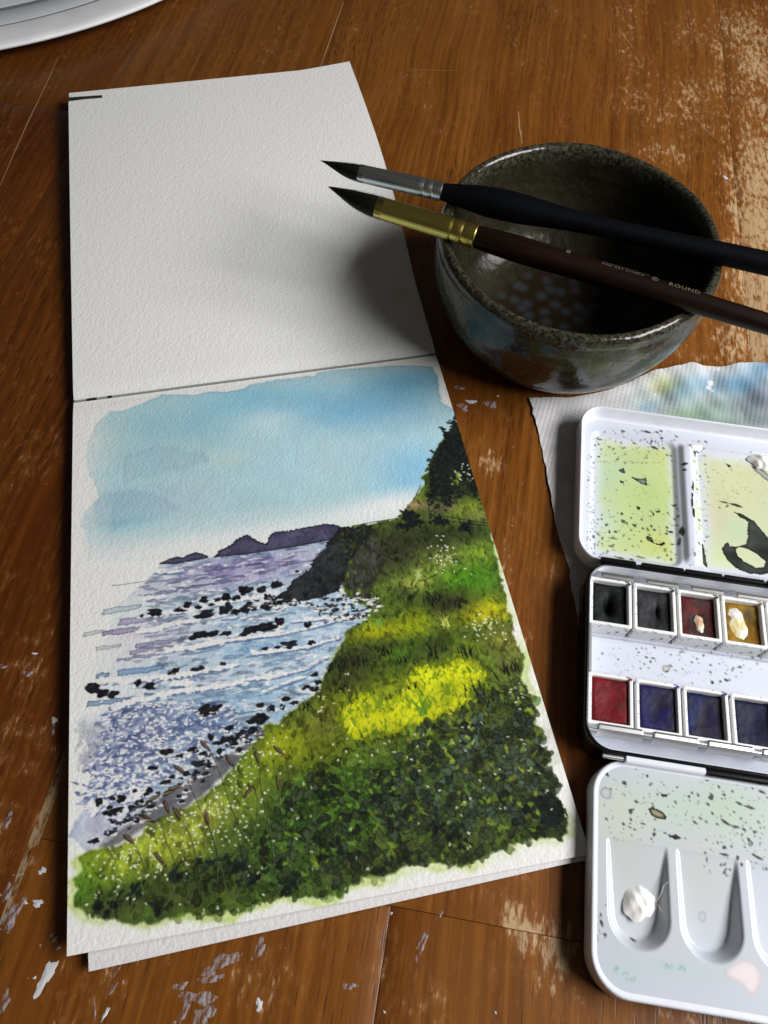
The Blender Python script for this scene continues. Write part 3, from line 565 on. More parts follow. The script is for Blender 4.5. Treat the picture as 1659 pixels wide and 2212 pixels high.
def board(a0, a1, b0, b1, dz=0., fine=True):
    g = .10; a0 += g; a1 -= g; b0 += g; b1 -= g
    st = 5. if fine else 25.
    nx = max(3, int((a1-a0)/st)); ny = max(3, int((b1-b0)/st))
    A = np.linspace(a0, a1, nx)[None, :]; B = np.linspace(b0, b1, ny)[:, None]
    xy = A[..., None]*BX+B[..., None]*BY; xy = np.broadcast_to(xy, (ny, nx, 2))
    # vertices are stored in the board's own directions, so the grain runs along it
    P = np.stack([np.broadcast_to(A, (ny, nx)), np.broadcast_to(B, (ny, nx)), np.full((ny, nx), dz)], -1).copy()
    P[0, :, 2] -= .12; P[-1, :, 2] -= .12; P[:, 0, 2] -= .12; P[:, -1, 2] -= .12
    for arr, ax in ((P[:, 1], 0), (P[:, -2], 0)): pass
    P[:, 1, 0] = a0+.3; P[:, -2, 0] = a1-.3; P[1, :, 1] = b0+.3; P[-2, :, 1] = b1-.3
    xy = P[..., 0:1]*BX+P[..., 1:2]*BY
    w, r = wear_at(xy.reshape(-1, 2))
    o = sheet('board', P[::-1], M_WOOD, table, 22, None, 'auto', {'wear': w.reshape(ny, nx)[::-1], 'red': r.reshape(ny, nx)[::-1]})
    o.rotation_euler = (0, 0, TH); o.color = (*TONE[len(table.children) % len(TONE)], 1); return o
TONE = [(.50, .40, .34), (.52, .42, .36), (.50, .39, .32), (.62, .54, .48), (.56, .43, .34), (.62, .54, .46), (.54, .43, .36), (.86, .84, .84), (.92, .90, .88), (.96, .95, .95), (.90, .88, .84), (.98, .97, .96), (1.0, .98, .98), (.95, .92, .9)]  # wood tones vary; left boards' colour also holds the light's falloff across the table
random.seed(4)
EDG = [-467, -348, -229, -110, 8.8, 141, 262, 381]
CUTS = [[-300, 120, 640], [-320, -40, 389, 800], [-300, 389, 800], [-260, -90, 800], [-300, 15.3, 800], [-300, -60, 800], [-300, 250, 800]]
CUTS[4] = [-300, 15.3, 820]; CUTS[5] = [-320, -30, 494, 820]; CUTS[6] = [-300, 150, 820]; CUTS[3] = [-300, 15.3, 820]
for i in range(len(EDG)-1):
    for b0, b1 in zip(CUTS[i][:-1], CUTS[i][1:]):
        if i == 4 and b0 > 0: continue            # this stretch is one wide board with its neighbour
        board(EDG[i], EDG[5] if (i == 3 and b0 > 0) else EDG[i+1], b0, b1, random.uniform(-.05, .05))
bed = [np.array([EDG[0]+5, -290, -1.2]), np.array([EDG[-1]-5, -290, -1.2]), np.array([EDG[-1]-5, 630, -1.2]), np.array([EDG[0]+5, 630, -1.2])]
jb = obj('joint_bed', bed, [(0, 1, 2, 3)], M_JOINT, table, False); jb.rotation_euler = (0, 0, TH)
# dried white paint on the varnish
def drip_mat():
    k = N('dried white paint'); v = k.coord('Generated'); w = k.coord('Object')
    n = k.noise(k.map(w, (1, .45, 1), rot=(0, 0, -.35)), 900, 4, .6)
    tr = k.n('BsdfTransparent').outputs[0]
    k.set(Base_Color=(.44, .41, .42, 1), Roughness=.6)
    mx = k.n('MixShader', {0: k.math('MULTIPLY', k.step(n, .42, .70), .85), 1: tr, 2: k.b.outputs[0]})
    k.t.links.new(mx.outputs[0], k.t.nodes['Material Output'].inputs[0]); return k.m
def worn_mat():
    k = N('bare wood along the joint'); w = k.coord()
    n = k.noise(k.map(w, (1, .3, 1), rot=(0, 0, -.11)), 420, 5, .7)
    tr = k.n('BsdfTransparent').outputs[0]
    k.set(Base_Color=k.mix(n, (.18, .10, .04), (.36, .25, .13)), Roughness=.75)
    mx = k.n('MixShader', {0: k.step(n, .42, .52), 1: tr, 2: k.b.outputs[0]})
    k.t.links.new(mx.outputs[0], k.t.nodes['Material Output'].inputs[0]); return k.m
M_DRIP = drip_mat(); M_DRIPS = simple('thick dried white paint', (.58, .57, .57), .5)
rm = random.Random(9)
def mark(px, py, L, Wd, ang, solid=False, z=.35):
    c = at(px, py, 0); f_ = .72 if solid else .54; L *= f_; Wd *= f_; ca, sa = math.cos(ang), math.sin(ang); n = 26; V = [(0, 0, z)]; p = [rm.random()*6.28 for _ in range(4)]
    for k in range(n):
        t = 2*math.pi*k/n; q = 1+.22*math.sin(2*t+p[0])+.2*math.sin(3*t+p[1])+.14*math.sin(5*t+p[2])+.1*math.sin(9*t+p[3])
        x, y = L/2*q*math.cos(t), Wd/2*q*math.sin(t); V.append((x*ca-y*sa, x*sa+y*ca, .12))
    o = obj('paint_mark', V, [(0, 1+k, 1+(k+1) % n) for k in range(n)], M_DRIPS if solid else M_DRIP, table, False)
    o.location = Vector((c[0], c[1], 0))*MM
for a in [(992,838,9,4,.1),(1000,880,7,9,1.2),(1018,868,3,6,1.4,1),(1060,874,8,10,1.3),(1075,856,1.4,1.4,0,1),(912,2040,4,15,-.45),(950,1975,2,6,-.5),(390,2130,7,4,.5),(430,2155,18,7,.0),(395,2190,4,20,-.3),(480,2080,22,7,.4),
          (560,2050,6,10,-.5),(455,2115,12,4,.2),(440,2195,12,9,.3),(20,1985,7,15,-.35),(15,1930,5,9,-.3),(40,1960,4,14,-.4),(38,1890,5,1.6,.2),(100,2110,5,12,-.4,1),(92,1881,3,3,0,1),(82,1951,5,2.6,.1,1),(55,1950,2,1.2,0,1),(117,2025,4,4,0),
          (125,2045,3,3.4,0),(75,2112,1.2,1.2,0,1),(115,1575,2.4,8,.3),(118,1556,3.5,2.4,.2,1),(228,2190,1.2,6,-.4,1),(205,2180,1,9,.3),(10,2165,5,10,0),(75,1412,2.5,1.4,-.1,1),(755,2130,8,3,0),(130,1680,3,6,-.4),(5,1440,6,2.5,0),(60,1455,8,3,.1),(15,1775,5,10,-.3),
          (250,2100,2,9,-.5),(240,2140,2,10,-.45),(560,2170,3,4,0,1),(845,1973,1.1,1.1,0,1),(830,2186,1,1,0,1),(1070,2187,1,1,0,1),(870,168,2.6,2.0,.3),(577,110,3,4,.2),(868,230,2,2,0),(1567,384,3.4,4.2,.3,1),(1455,160,2.4,2,.2),(1125,285,1.5,9,.1),(940,45,1,6,0),(1235,120,1,5,.2),(1080,1000,2,3,.2),(170,50,1,1,0),(1108,1470,1.2,1.6,0)]: mark(*a)
def scratch(pts, w, col):
    P = np.array([at(x, y, 0) for x, y in pts]); V = []; F = []
    for i, p in enumerate(P):
        d = P[min(i+1, len(P)-1)]-P[max(i-1, 0)]; n = np.array([-d[1], d[0], 0]); n /= np.linalg.norm(n); k = w*(.25+.75*math.sin(math.pi*(i+.5)/len(P)))
        V += [p+n*k/2+[0, 0, .1], p-n*k/2+[0, 0, .1]]
        if i: F.append((2*i-2, 2*i-1, 2*i+1, 2*i))
    return obj('scratch', V, F, col, table, False)
M_SCR = simple('bare wood in a scratch', (.40, .23, .10), .7); M_WORN = worn_mat()
scratch([(124,128),(100,182),(60,265),(30,332),(0,402)], .5, M_SCR)
scratch([(1120,240),(1122,275),(1128,310)], .8, M_SCR); scratch([(1335,60),(1350,82),(1368,104)], .45, M_SCR); scratch([(1500,250),(1520,275),(1545,300)], .4, M_SCR); scratch([(880,150),(935,152),(990,153)], .25, M_SCR)
scratch([(150,1606),(138,1640),(118,1695),(95,1755),(72,1815),(50,1872),(22,1945),(0,2000)], 2.6, M_WORN)
scratch([(157,1618),(130,1690),(104,1760),(80,1826)], 1.0, M_WORN); scratch([(742,6),(725,52),(708,100),(692,144)], .7, M_SCR)
# ---------------------------------------------------------------- white round tray, far left corner
M_TRAYW = N('matt white tray'); _k = M_TRAYW; _v = _k.coord()
_k.set(Base_Color=_k.mix(_k.step(_k.noise(_v, 60, 4), .35, .7), (.80, .80, .79), (.70, .71, .71)), Roughness=.6); M_TRAYW = _k.m
M_TRAYG = simple('grey tray floor', (.50, .52, .54), .5); M_TRAYL = simple('brown line', (.10, .075, .06), .6); M_TRAYD = simple('dark grey groove', (.20, .21, .23), .5)
tc = (-364., 688.2); tr = thing('round_tray', 'large white round tray with grey centre in the far left corner', 'tray', (tc[0], tc[1], 0))
def ring(name, r0, z0, r1, z1, mat): return lathe(name, [(r0, z0), (r1, z1)], mat, tr, 160)
lathe('rim', [(239.5, 9.6), (240, 11.5), (243, 12.2), (258, 12.3), (262.4, 12), (263.6, 11), (263.2, 9.8), (258, 8.2), (240, 5), (225, 1)], M_TRAYW, tr, 180)
ring('dark_line', 239.6, 10.6, 237.6, 10.4, M_TRAYL)
lathe('inner_band', [(237.6, 10.4), (237, 10.8), (222, 10.5), (221, 10)], M_TRAYG, tr, 160); ring('groove', 221, 10, 216, 9.4, M_TRAYD)
lathe('floor', [(216, 9.4), (215, 9.9), (100, 9.6), (2, 9.6)], M_TRAYG, tr, 160); lathe('base', [(225, 1), (220, .2), (2, .2)], M_TRAYW, tr, 96)
# ---------------------------------------------------------------- the sketchbook
M_PAPER = paper_mat('watercolour paper', (.80, .79, .755)); M_PAINTED = paper_mat('painted watercolour paper', use_attr=True)
M_PAPER2 = paper_mat('older paper', (.70, .67, .65)); M_BLACK = simple('matt black', (.006, .006, .007), .7); M_GUTTER = simple('grey gutter strip', (.22, .22, .21), .8)
book = thing('sketchbook', 'open sketchbook, blank page above, watercolour of a green cliff coast on the lower page', 'sketchbook', (0, 0, 0))
hL, hR = at(158, 869, 5), at(942, 766, 5)
def bulge(P, f): P = P.copy(); P[..., 2] += f; return P
coast = paint_coast()
nyy, nxx = coast.shape[:2]
P = bilin(hL, hR, at(1275, 1845, 4.2), at(143.5, 2066, 7.5), nxx, nyy)
u = np.linspace(0, 1, nxx)[None, :]; v = np.linspace(0, 1, nyy)[:, None]
P[..., 2] += .5*np.sin(math.pi*np.clip(v*8, 0, 1)/1)*0-.5*np.exp(-(v/.02)**2)+.5*np.sin(v*5+u*3)*v*(1-u)*.8
sheet('painted_page', P, M_PAINTED, book, .6, lin(coast)*.93)['label'] = 'watercolour of a grassy cliff above a rocky sea under a blue sky'
g1 = at(158.3, 862.8, 5); g2 = at(941, 760.2, 5)
P = bilin(at(148, 219, 9.2), at(755, 140, 13.5), g2, g1, 240, 320); u = np.linspace(0, 1, 240)[None, :]; v = np.linspace(0, 1, 320)[:, None]
P[..., 2] += -.5*np.exp(-((1-v)/.02)**2)+1.2*np.sin(math.pi*v)*(.3+u)+3.2*np.clip(u-.6, 0, 1)**2*np.clip(1-v*1.2, 0, 1)**2*4; P[..., 0] += (2.6*np.sin(math.pi*np.clip(v*1.25, 0, 1))*np.clip(u*1.4-.4, 0, 1))
bl = np.empty((320, 240, 3)); bl[:] = (.80, .79, .755)
_r = np.hypot((u-.945)/.030, (v-.835)/.018)*(1+.15*np.sin(9*u*40+v*60)); _k = np.clip((1.1-_r)*4, 0, 1)*(.35+.65*np.exp(-((_r-1)/.22)**2)); bl += (np.array((.62, .58, .36))-bl)*(_k*.8)[..., None]
sheet('blank_page', P, M_PAINTED, book, .6, bl)
# yellowish water mark on it
c0 = at(895, 655, 8.0)
P = bilin(at(149, 201, 8.2), at(748, 142, 11.6), at(935, 768, 3.4), at(160, 868, 3.4), 30, 40); sheet('sheet', P, M_PAPER, book, .6)
for (a, b, c, d) in [((160,868,3.6),(940,767,3.6),(1268,1856,2.9),(191.5,2099,3.4)), ((162,868,2.6),(938,767,2.6),(1262,1853,2.0),(215,2060,2.4)), ((164,868,1.6),(935,767,1.6),(1266,1859,.9),(330,2030,1.4))]:
    sheet('sheet', bilin(at(*a), at(*b), at(*c), at(*d), 20, 30), M_PAPER2, book, .5)
e0, e1 = at(149, 213.5, 9.8), at(221, 208.6, 9.9)
rod('black_bar', e0, e1, 1.0, M_BLACK, book, 10, .7)  # short black bar along the far left edge of the blank page
hs = [g1, g2, hR, hL]; obj('gutter_strip', [p-[0, 0, .95] for p in hs], [(3, 2, 1, 0)], M_GUTTER, book, False)  # grey strip filling the gap between the two pages
for t0, t1 in ((.035, .06), (.09, .10)):
    A = [g1*(1-t)+g2*t for t in (t0, t1)]; B = [hL*(1-t)+hR*t for t in (t1, t0)]; obj('dark_fleck', [p-[0, 0, .6] for p in A+B], [(3, 2, 1, 0)], M_BLACK, book, False)
# ---------------------------------------------------------------- the bowl
def glaze_mat():
    k = N('dark speckled glaze'); v = k.coord(); sep = k.n('SeparateXYZ', {0: v}).outputs; z = sep[2]
    n = k.noise(v, 34, 4, .6, .6); n2 = k.noise(v, 70, 4, .65); sp = k.noise(v, 620, 3, .7)
    c = k.ramp(n, [(.30, (.007, .006, .004)), (.42, (.022, .016, .006)), (.50, (.034, .021, .008)), (.57, (.032, .034, .016)), (.66, (.075, .080, .066)), (.78, (.028, .050, .072))])
    c = k.mix(k.step(n2, .56, .66), c, (.018, .036, .058))
    c = k.mix(k.math('MULTIPLY', k.step(sp, .52, .66), .45), c, (.11, .10, .07))
    rimz = k.math('MULTIPLY', k.step(z, .0475, .0525), .92)
    rim = k.mix(k.step(sp, .40, .62), (.010, .008, .004), (.066, .064, .042))
    c = k.mix(rimz, c, rim)
    # inside: brown, with a nest of blue-grey dots on the floor
    r = k.math('SQRT', k.math('ADD', k.math('POWER', sep[0], 2.), k.math('POWER', sep[1], 2.)))
    ins = k.math('MULTIPLY', k.step(r, .0553, .0545), k.step(z, .0525, .049))
    inn = k.attr('inner', True)
    ic = k.ramp(k.noise(v, 26, 4, .6), [(.3, (.006, .0045, .002)), (.5, (.019, .016, .008)), (.7, (.034, .029, .017))])
    ic = k.mix(k.math('MULTIPLY', k.step(sp, .52, .7), .35), ic, (.09, .07, .04))
    vo = k.n('TexVoronoi', {'Vector': k.map(v, (1, 1, 0)), 'Scale': 132., 'Randomness': .95}, voronoi_dimensions='2D').outputs[0]
    dots = k.math('MULTIPLY', k.step(k.math('ADD', vo, k.math('MULTIPLY', sp, .25)), .62, .28), k.step(r, .033, .027))
    floor_ = k.step(r, .034, .026)
    ic = k.mix(k.math('MULTIPLY', floor_, .8), ic, (.020, .012, .006)); ic = k.mix(k.math('MULTIPLY', dots, .42), ic, (.052, .072, .085))
    c = k.mix(inn, c, ic)
    dent = k.n('TexVoronoi', {'Vector': k.map(v, (1, 1, 1.3)), 'Scale': 72.}, feature='SMOOTH_F1').outputs[0]
    low = k.math('MULTIPLY', k.step(z, .030, .016), k.math('SUBTRACT', 1., inn))
    h = k.math('ADD', k.math('MULTIPLY', dent, k.math('MULTIPLY', low, 1.2)), k.math('MULTIPLY', k.noise(v, 110, 3), .35))
    return k.set(Base_Color=c, Roughness=k.math('ADD', .12, k.math('ADD', k.math('MULTIPLY', n2, .16), k.math('MULTIPLY', inn, .12))), Specular_IOR_Level=k.math('SUBTRACT', .38, k.math('MULTIPLY', inn, .2)), Normal=k.bump(h, 1., .0024), Coat_Weight=.08, Coat_Roughness=.08).m
bc = (75.8, 270.2)
prof_o = [(2, .6), (38, .6), (41, 0), (42.5, .8), (44.5, 3), (49.5, 9), (54.5, 17), (58.6, 27), (60.8, 36), (61.3, 42), (60.8, 46.5), (60.2, 49), (60.6, 51), (60.3, 53), (59.3, 54.6), (58, 55.2), (56.7, 54.9), (55.6, 53.6), (55, 51.5), (54.9, 48)]
prof_i = [(55.2, 42), (54.6, 34), (52.4, 25), (48, 16.5), (41, 10), (32, 6.8), (20, 5.6), (8, 5.2), (.5, 5.1)]
def smooth_prof(P, k=4):
    P = np.array(P, float); t = np.linspace(0, len(P)-1, (len(P)-1)*k+1); out = []
    for q in t:
        i = min(int(q), len(P)-2); f = q-i; p0, p1, p2, p3 = P[max(i-1, 0)], P[i], P[i+1], P[min(i+2, len(P)-1)]
        out.append(.5*((2*p1)+(-p0+p2)*f+(2*p0-5*p1+4*p2-p3)*f*f+(-p0+3*p1-3*p2+p3)*f**3))
    return np.array(out)
PR = smooth_prof(prof_o+prof_i, 3); ni = 3*(len(prof_o)-1)
nb = 128; V = []; F = []; inn = []
for i, (r, h) in enumerate(PR):
    for k in range(nb):
        t = 2*math.pi*k/nb; w = 1+.006*math.sin(2*t+.4)+.004*math.sin(3*t+h*.03)+.002*math.sin(7*t+h*.2)
        if i > ni: w += .006*math.sin(h*.8+t)
        V.append((r*w*math.cos(t), r*w*math.sin(t), h+(.3*math.sin(2*t+1)+.25*math.sin(5*t)+2.4*max(0, math.sin(t)))*max(0, (h-30)/25))); inn.append(min(1, max(0, (i-ni+3)/4.)))
for i in range(len(PR)-1):
    for k in range(nb):
        a, b = i*nb+k, i*nb+(k+1) % nb; F.append((a, b, b+nb, a+nb))
bowl = obj('bowl', V, np.array(F), glaze_mat(), None, True, None, {'inner': inn}); bowl.location = Vector((*bc, .0))*MM
tag(bowl, 'dark brown glazed ceramic bowl with two paintbrushes across its rim', 'bowl')
# ---------------------------------------------------------------- brushes
M_BRISTLE = N('dark bristle'); _k = M_BRISTLE; _v = _k.coord(); _n = _k.noise(_k.map(_v, (20, 1500, 1500)), 1, 3)
_k.set(Base_Color=_k.mix(_n, (.002, .0025, .002), (.014, .014, .009)), Roughness=.5, Specular_IOR_Level=.2, Normal=_k.bump(_n, .5, .0004)); M_BRISTLE = _k.m
M_SILVER = metal_mat('nickel ferrule', (.80, .81, .82), .2); M_GOLD = metal_mat('brass ferrule', (.86, .68, .17), .2)
M_BLKHANDLE = N('soft black handle').set(Base_Color=(.0025, .003, .004, 1), Roughness=.55, Specular_IOR_Level=.05).m
_k = N('dark stained handle'); _v = _k.coord(); _n = _k.noise(_k.map(_v, (18, 420, 420)), 1, 4, .65)
_k.set(Base_Color=_k.ramp(_n, [(.3, (.003, .0012, .0006)), (.55, (.010, .0034, .0014)), (.75, (.024, .008, .003))]), Roughness=.4, Specular_IOR_Level=.2, Coat_Weight=.03, Normal=_k.bump(_n, .12, .0003)); M_WOODH = _k.m
def brush(name, label, pa, pb, zl, zr, xl, xr, bris, ferr, hand, mats):
    # axis through the tip and a second spot; its height follows from the two places where it lies on the rim
    zt = zl+(zr-zl)*(0-xl)/(xr-xl)
    A = at(*pa, zt); B = at(*pb, zr+(zr-zl)*.1)
    d = Vector(B-A); L = d.length; d.normalize()
    root = thing(name, label, 'paintbrush', A, 0, 'brushes across the bowl')
    d = Vector((d.x, d.y, (zr-zl)/(xr-xl))).normalized()
    y = Vector((0, 0, 1)).cross(d).normalized(); z = d.cross(y)
    root.rotation_euler = Matrix((d, y, z)).transposed().to_euler()
    n = 28; V = []; F = []                     # bristle tuft, its tip bent a little
    for i, (x, r, oy, oz) in enumerate(bris):
        for k in range(n):
            t = 2*math.pi*k/n; q = 1+.035*math.sin(9*t+x*.2)+.03*math.sin(13*t-x*.15)
            V.append((x, oy+.92*r*q*math.cos(t), oz+.92*r*q*math.sin(t)))
    for i in range(len(bris)-1):
        for k in range(n): a, b = i*n+k, i*n+(k+1) % n; F.append((a, a+n, b+n, b))
    rh = random.Random(int(A[1])); xs = [b[0] for b in bris]       # single hairs proud of the tuft
    for _ in range(90):
        t0 = rh.random()*6.28; end = rh.uniform(.0, .35)*xs[-1]; lift = rh.uniform(1.005, 1.05); tw = rh.uniform(-.25, .25); base = len(V); m_ = 9
        for j in range(m_):
            x = xs[-1]+(end-xs[-1])*j/(m_-1); r = float(np.interp(x, xs, [b[1] for b in bris]))*lift+.02; oy = float(np.interp(x, xs, [b[2] for b in bris])); oz = float(np.interp(x, xs, [b[3] for b in bris])); t = t0+tw*j/(m_-1)
            for s_ in (-1, 1): V.append((x, oy+r*math.cos(t)-s_*.05*math.sin(t), oz+r*math.sin(t)+s_*.05*math.cos(t)))
            if j: F.append((base+2*j-2, base+2*j-1, base+2*j+1, base+2*j))
    obj('bristles', V, F, M_BRISTLE, root)
    bris = bris
    lathe('ferrule', [(r*.92, x) for x, r in ferr], mats[0], root, 40, 'x', smooth='auto')
    hp = smooth_prof([(x, r) for x, r in hand], 3)
    lathe('handle', [(max(r*.91, .01), x) for x, r in hp], mats[1], root, 40, 'x'); return root
CRL = 55.1
b1 = brush('paintbrush', 'paintbrush with silver ferrule and black handle, farther of the two on the bowl', (690, 355), (1659, 570), CRL+4.2, CRL+4.4, 60, 172,
    [(0,.05,1.6,.8),(3,.7,1.35,.6),(7,1.7,.9,.3),(11,2.7,.45,.1),(15,3.4,.15,0),(18,3.6,0,0),(21,3.6,0,0)],
    [(18.4,3.55),(18.4,3.9),(19,4.0),(26,4.05),(46,4.35),(47,4.2),(48,3.95),(48.8,4.2),(50,4.35),(51,4.2),(51.8,4.0),(52.6,4.25),(54.2,4.35),(55.6,4.3),(55.9,3.9)],
    [(55,3.9),(57,4.0),(62,4.7),(70,6.0),(80,6.9),(90,6.7),(102,5.6),(115,4.7),(130,4.35),(150,4.5),(175,5.0),(200,5.2),(214,5.0),(219,4.2),(221,2.5),(221.6,0)], (M_SILVER, M_BLKHANDLE))
b2 = brush('paintbrush', 'paintbrush with brass ferrule and dark brown lettered handle, nearer of the two', (704, 414), (1659, 700), CRL+4.6, CRL+4.3, 62, 164,
    [(0,.05,2.0,1.2),(2.5,.8,1.9,.9),(7,2.0,1.4,.5),(12,3.3,.8,.2),(17,4.2,.3,.05),(21,4.6,.05,0),(25,4.5,0,0),(27,4.4,0,0)],
    [(23.6,4.4),(23.6,4.75),(24.4,4.85),(34,5.0),(55,5.3),(56.5,5.2),(57.6,4.85),(58.4,5.15),(60,5.35),(61.4,5.15),(62.2,4.85),(63.1,5.2),(65,5.35),(67.4,5.3),(67.8,4.9)],
    [(66,4.9),(68,4.95),(76,5.5),(86,5.8),(98,5.7),(115,5.3),(135,5.0),(160,4.7),(185,4.4),(205,4.0),(222,3.4),(230,2.6),(232,1.2),(232.5,0)], (M_GOLD, M_WOODH))
# print on the brown handle
M_PRINT = simple('pale print', (.15, .13, .09), .5, spec=.3)
def lettering(txt, x, size, up, space=1.0):
    cu = bpy.data.curves.new('lettering', 'FONT'); cu.body = txt; cu.size = size*MM; cu.space_character = space; cu.resolution_u = 2; cu.align_y = 'CENTER'
    tmp = bpy.data.objects.new('lettering', cu); COL.objects.link(tmp); bpy.context.view_layer.update()
    me = bpy.data.meshes.new_from_object(tmp.evaluated_get(bpy.context.evaluated_depsgraph_get())); bpy.data.objects.remove(tmp); bpy.data.curves.remove(cu)
    me.materials.clear(); me.materials.append(M_PRINT); o = bpy.data.objects.new('lettering', me); COL.objects.link(o); o.parent = b2
    r = float(np.interp(x+size*len(txt)*.3, [68, 86, 115, 135, 160, 185], [4.55, 5.28, 4.82, 4.55, 4.28, 4.0]))+.10
    # tangent to the handle, on the side that looks up and away
    a = math.radians(up); o.location = Vector((x, r*math.sin(a), r*math.cos(a)))*MM; o.rotation_euler = (-a, 0, 0); return o
lettering('8', 104.5, 4.0, 14).rotation_euler.z = 0
lettering('FINE ART STUDIO', 119.5, 1.75, 8, 1.25); lettering('®', 139.6, 3.6, 9); lettering('ROUND', 146.5, 3.2, 9, 1.12)
def script_line(x0, x1, up):                  # the handwritten-looking line above the small capitals: loops too small to read
    rs = random.Random(5); pts = []; n = 90
    for i in range(n+1):
        t = i/n; x = x0+(x1-x0)*t; gap = .52 < t < .58
        h = (.55*math.sin(t*62)+.35*math.sin(t*37+1))*(.6 if not gap else .0)+(1.1*math.exp(-((t-.03)/.03)**2))+(.9*math.exp(-((t-.6)/.02)**2))
        pts.append((x, h))
    V = []; F = []; r = 4.8
    for i, (x, h) in enumerate(pts):
        for s in (-.13, .13):
            a = math.radians(up)+(h+s)/r; V.append((x, r*1.012*math.sin(a), r*1.012*math.cos(a)))
        if i: F.append((2*i-2, 2*i-1, 2*i+1, 2*i))
    obj('lettering', V, F, M_PRINT, b2, False)
script_line(118.5, 138.5, 26)
# ---------------------------------------------------------------- paper towel
M_TOWEL = N('embossed paper towel').set(Roughness=.95, Specular_IOR_Level=.05); _k = M_TOWEL; _k.set(Base_Color=_k.attr('paint'), Normal=_k.bump(_k.noise(_k.coord(), 2600, 2), .25, .0003)); M_TOWEL = _k.m
TX, TY, TS = (55., 240.), (112., 262.), .45
nx, ny = 380, 320
def px_of(X, Y, Z=1.):                         # inverse of at(): where a place shows in the sketch
    d = np.stack([X, Y, np.full_like(X, Z-CAM_H)], -1); w = d@FWD
    return 829.5+FPX*(d@RT)/w, 1106-FPX*(d@UP)/w
u = np.linspace(0, 1, nx)[None, :]; v = np.linspace(0, 1, ny)[:, None]
lx = np.interp(112+v*112, [112, 125, 142, 159, 198, 224], [78.5, 77, 74.8, 71.1, 67.1, 63.])
rg = np.random.default_rng(3)
def wob1(n, k, s): g = rg.normal(0, s, k); return np.interp(np.linspace(0, k-1, n), np.arange(k), g)
lx = lx+wob1(ny, 40, .22)[:, None]
X = lx+(238-lx)*u
ty = np.interp(X, [55, 63, 82, 100, 119, 140, 160, 177, 238], [223, 223.6, 226, 231.5, 241.6, 249, 249.5, 252.5, 259])+wob1(nx, 22, .45)[None, :]*np.clip((X-100)/30, 0, 1)
Y = 112+(ty-112)*v
pal_c, pal_r = (80.0577, 130.3781), -.0916
lxp = (X-pal_c[0])*math.cos(-pal_r)-(Y-pal_c[1])*math.sin(-pal_r); lyp = (X-pal_c[0])*math.sin(-pal_r)+(Y-pal_c[1])*math.cos(-pal_r)
free = np.clip((lyp-87)/14, 0, 1)*np.clip((X-95)/25, 0, 1)
free2 = np.clip((-9-lxp)/6, 0, 1)
wv = free*(1.1+.9*np.sin(X*.16+Y*.05)+.45*np.sin(X*.33-Y*.16+1)+.2*np.sin(X*.6+Y*.3))*np.clip(1.2-.4*(1-v)*0, 0, 2)
edge = np.exp(-((v-1)/.05)**2)*free*1.4
em = -.25*np.clip(np.cos((X+.5*Y)*2*math.pi/3.0)*np.cos((Y*.9-.45*X)*2*math.pi/3.0)+.15, -.3, 1)*(.55+.45*(np.clip(free+free2, 0, 1)))
Z = .55+np.clip(wv+edge, 0, 6)+em*.8+free2*.35*(1+np.sin(Y*.12))
pxs, pys = px_of(X, Y)
cv = Canvas(nx, ny, C(226, 224, 222), 5)
F_ = np.empty((ny, nx, 3)); F_[:] = C(228, 226, 224)
for x, y, rx, ry, col, a in [(1600,835,55,26,(78,140,180),.9),(1470,850,40,30,(120,170,190),.8),(1520,830,40,22,(120,170,200),.7),(1430,835,30,18,(196,206,120),.75),(1560,880,80,28,(120,150,140),.8),(1480,900,60,20,(120,160,120),.75),(1400,880,30,20,(110,160,180),.65),(1650,800,40,20,(90,140,180),.9),(1640,870,50,30,(110,120,140),.8),(1380,850,20,14,(180,200,196),.6),(1560,915,60,16,(96,128,120),.8),(1650,910,40,20,(90,104,112),.8),(1330,860,30,14,(205,214,214),.5),(1600,790,20,12,(190,205,215),.6)]:
    g = np.exp(-((pxs-x)/rx)**2-((pys-y)/ry)**2)*a*.8; F_ += (C(*col)-F_)*g[..., None]
cv.a[:] = F_*(1+.16*(cv.noise(14, 2)-.5))[..., None]
cv.a[:] = np.clip(cv.a, 0, 1)
for x, y, r in [(1536,826,3.2),(1531,838,2.2),(1540,845,1.6),(1416,852,1.2),(1548,800,1.2)]:
    m = ((pxs-x)**2+((pys-y)*1.1)**2+60*(cv.noise(3, 4)-.5) < (r*2.2)**2); cv.a[m] = C(244, 244, 244)
P = np.stack([X+0*v, Y, Z], -1)[::-1]
tw = sheet('paper_towel', P, M_TOWEL, None, .35, lin(cv.a[::-1])*.8); tag(tw, 'white embossed paper towel stained blue and green under the paint tin', 'paper towel')
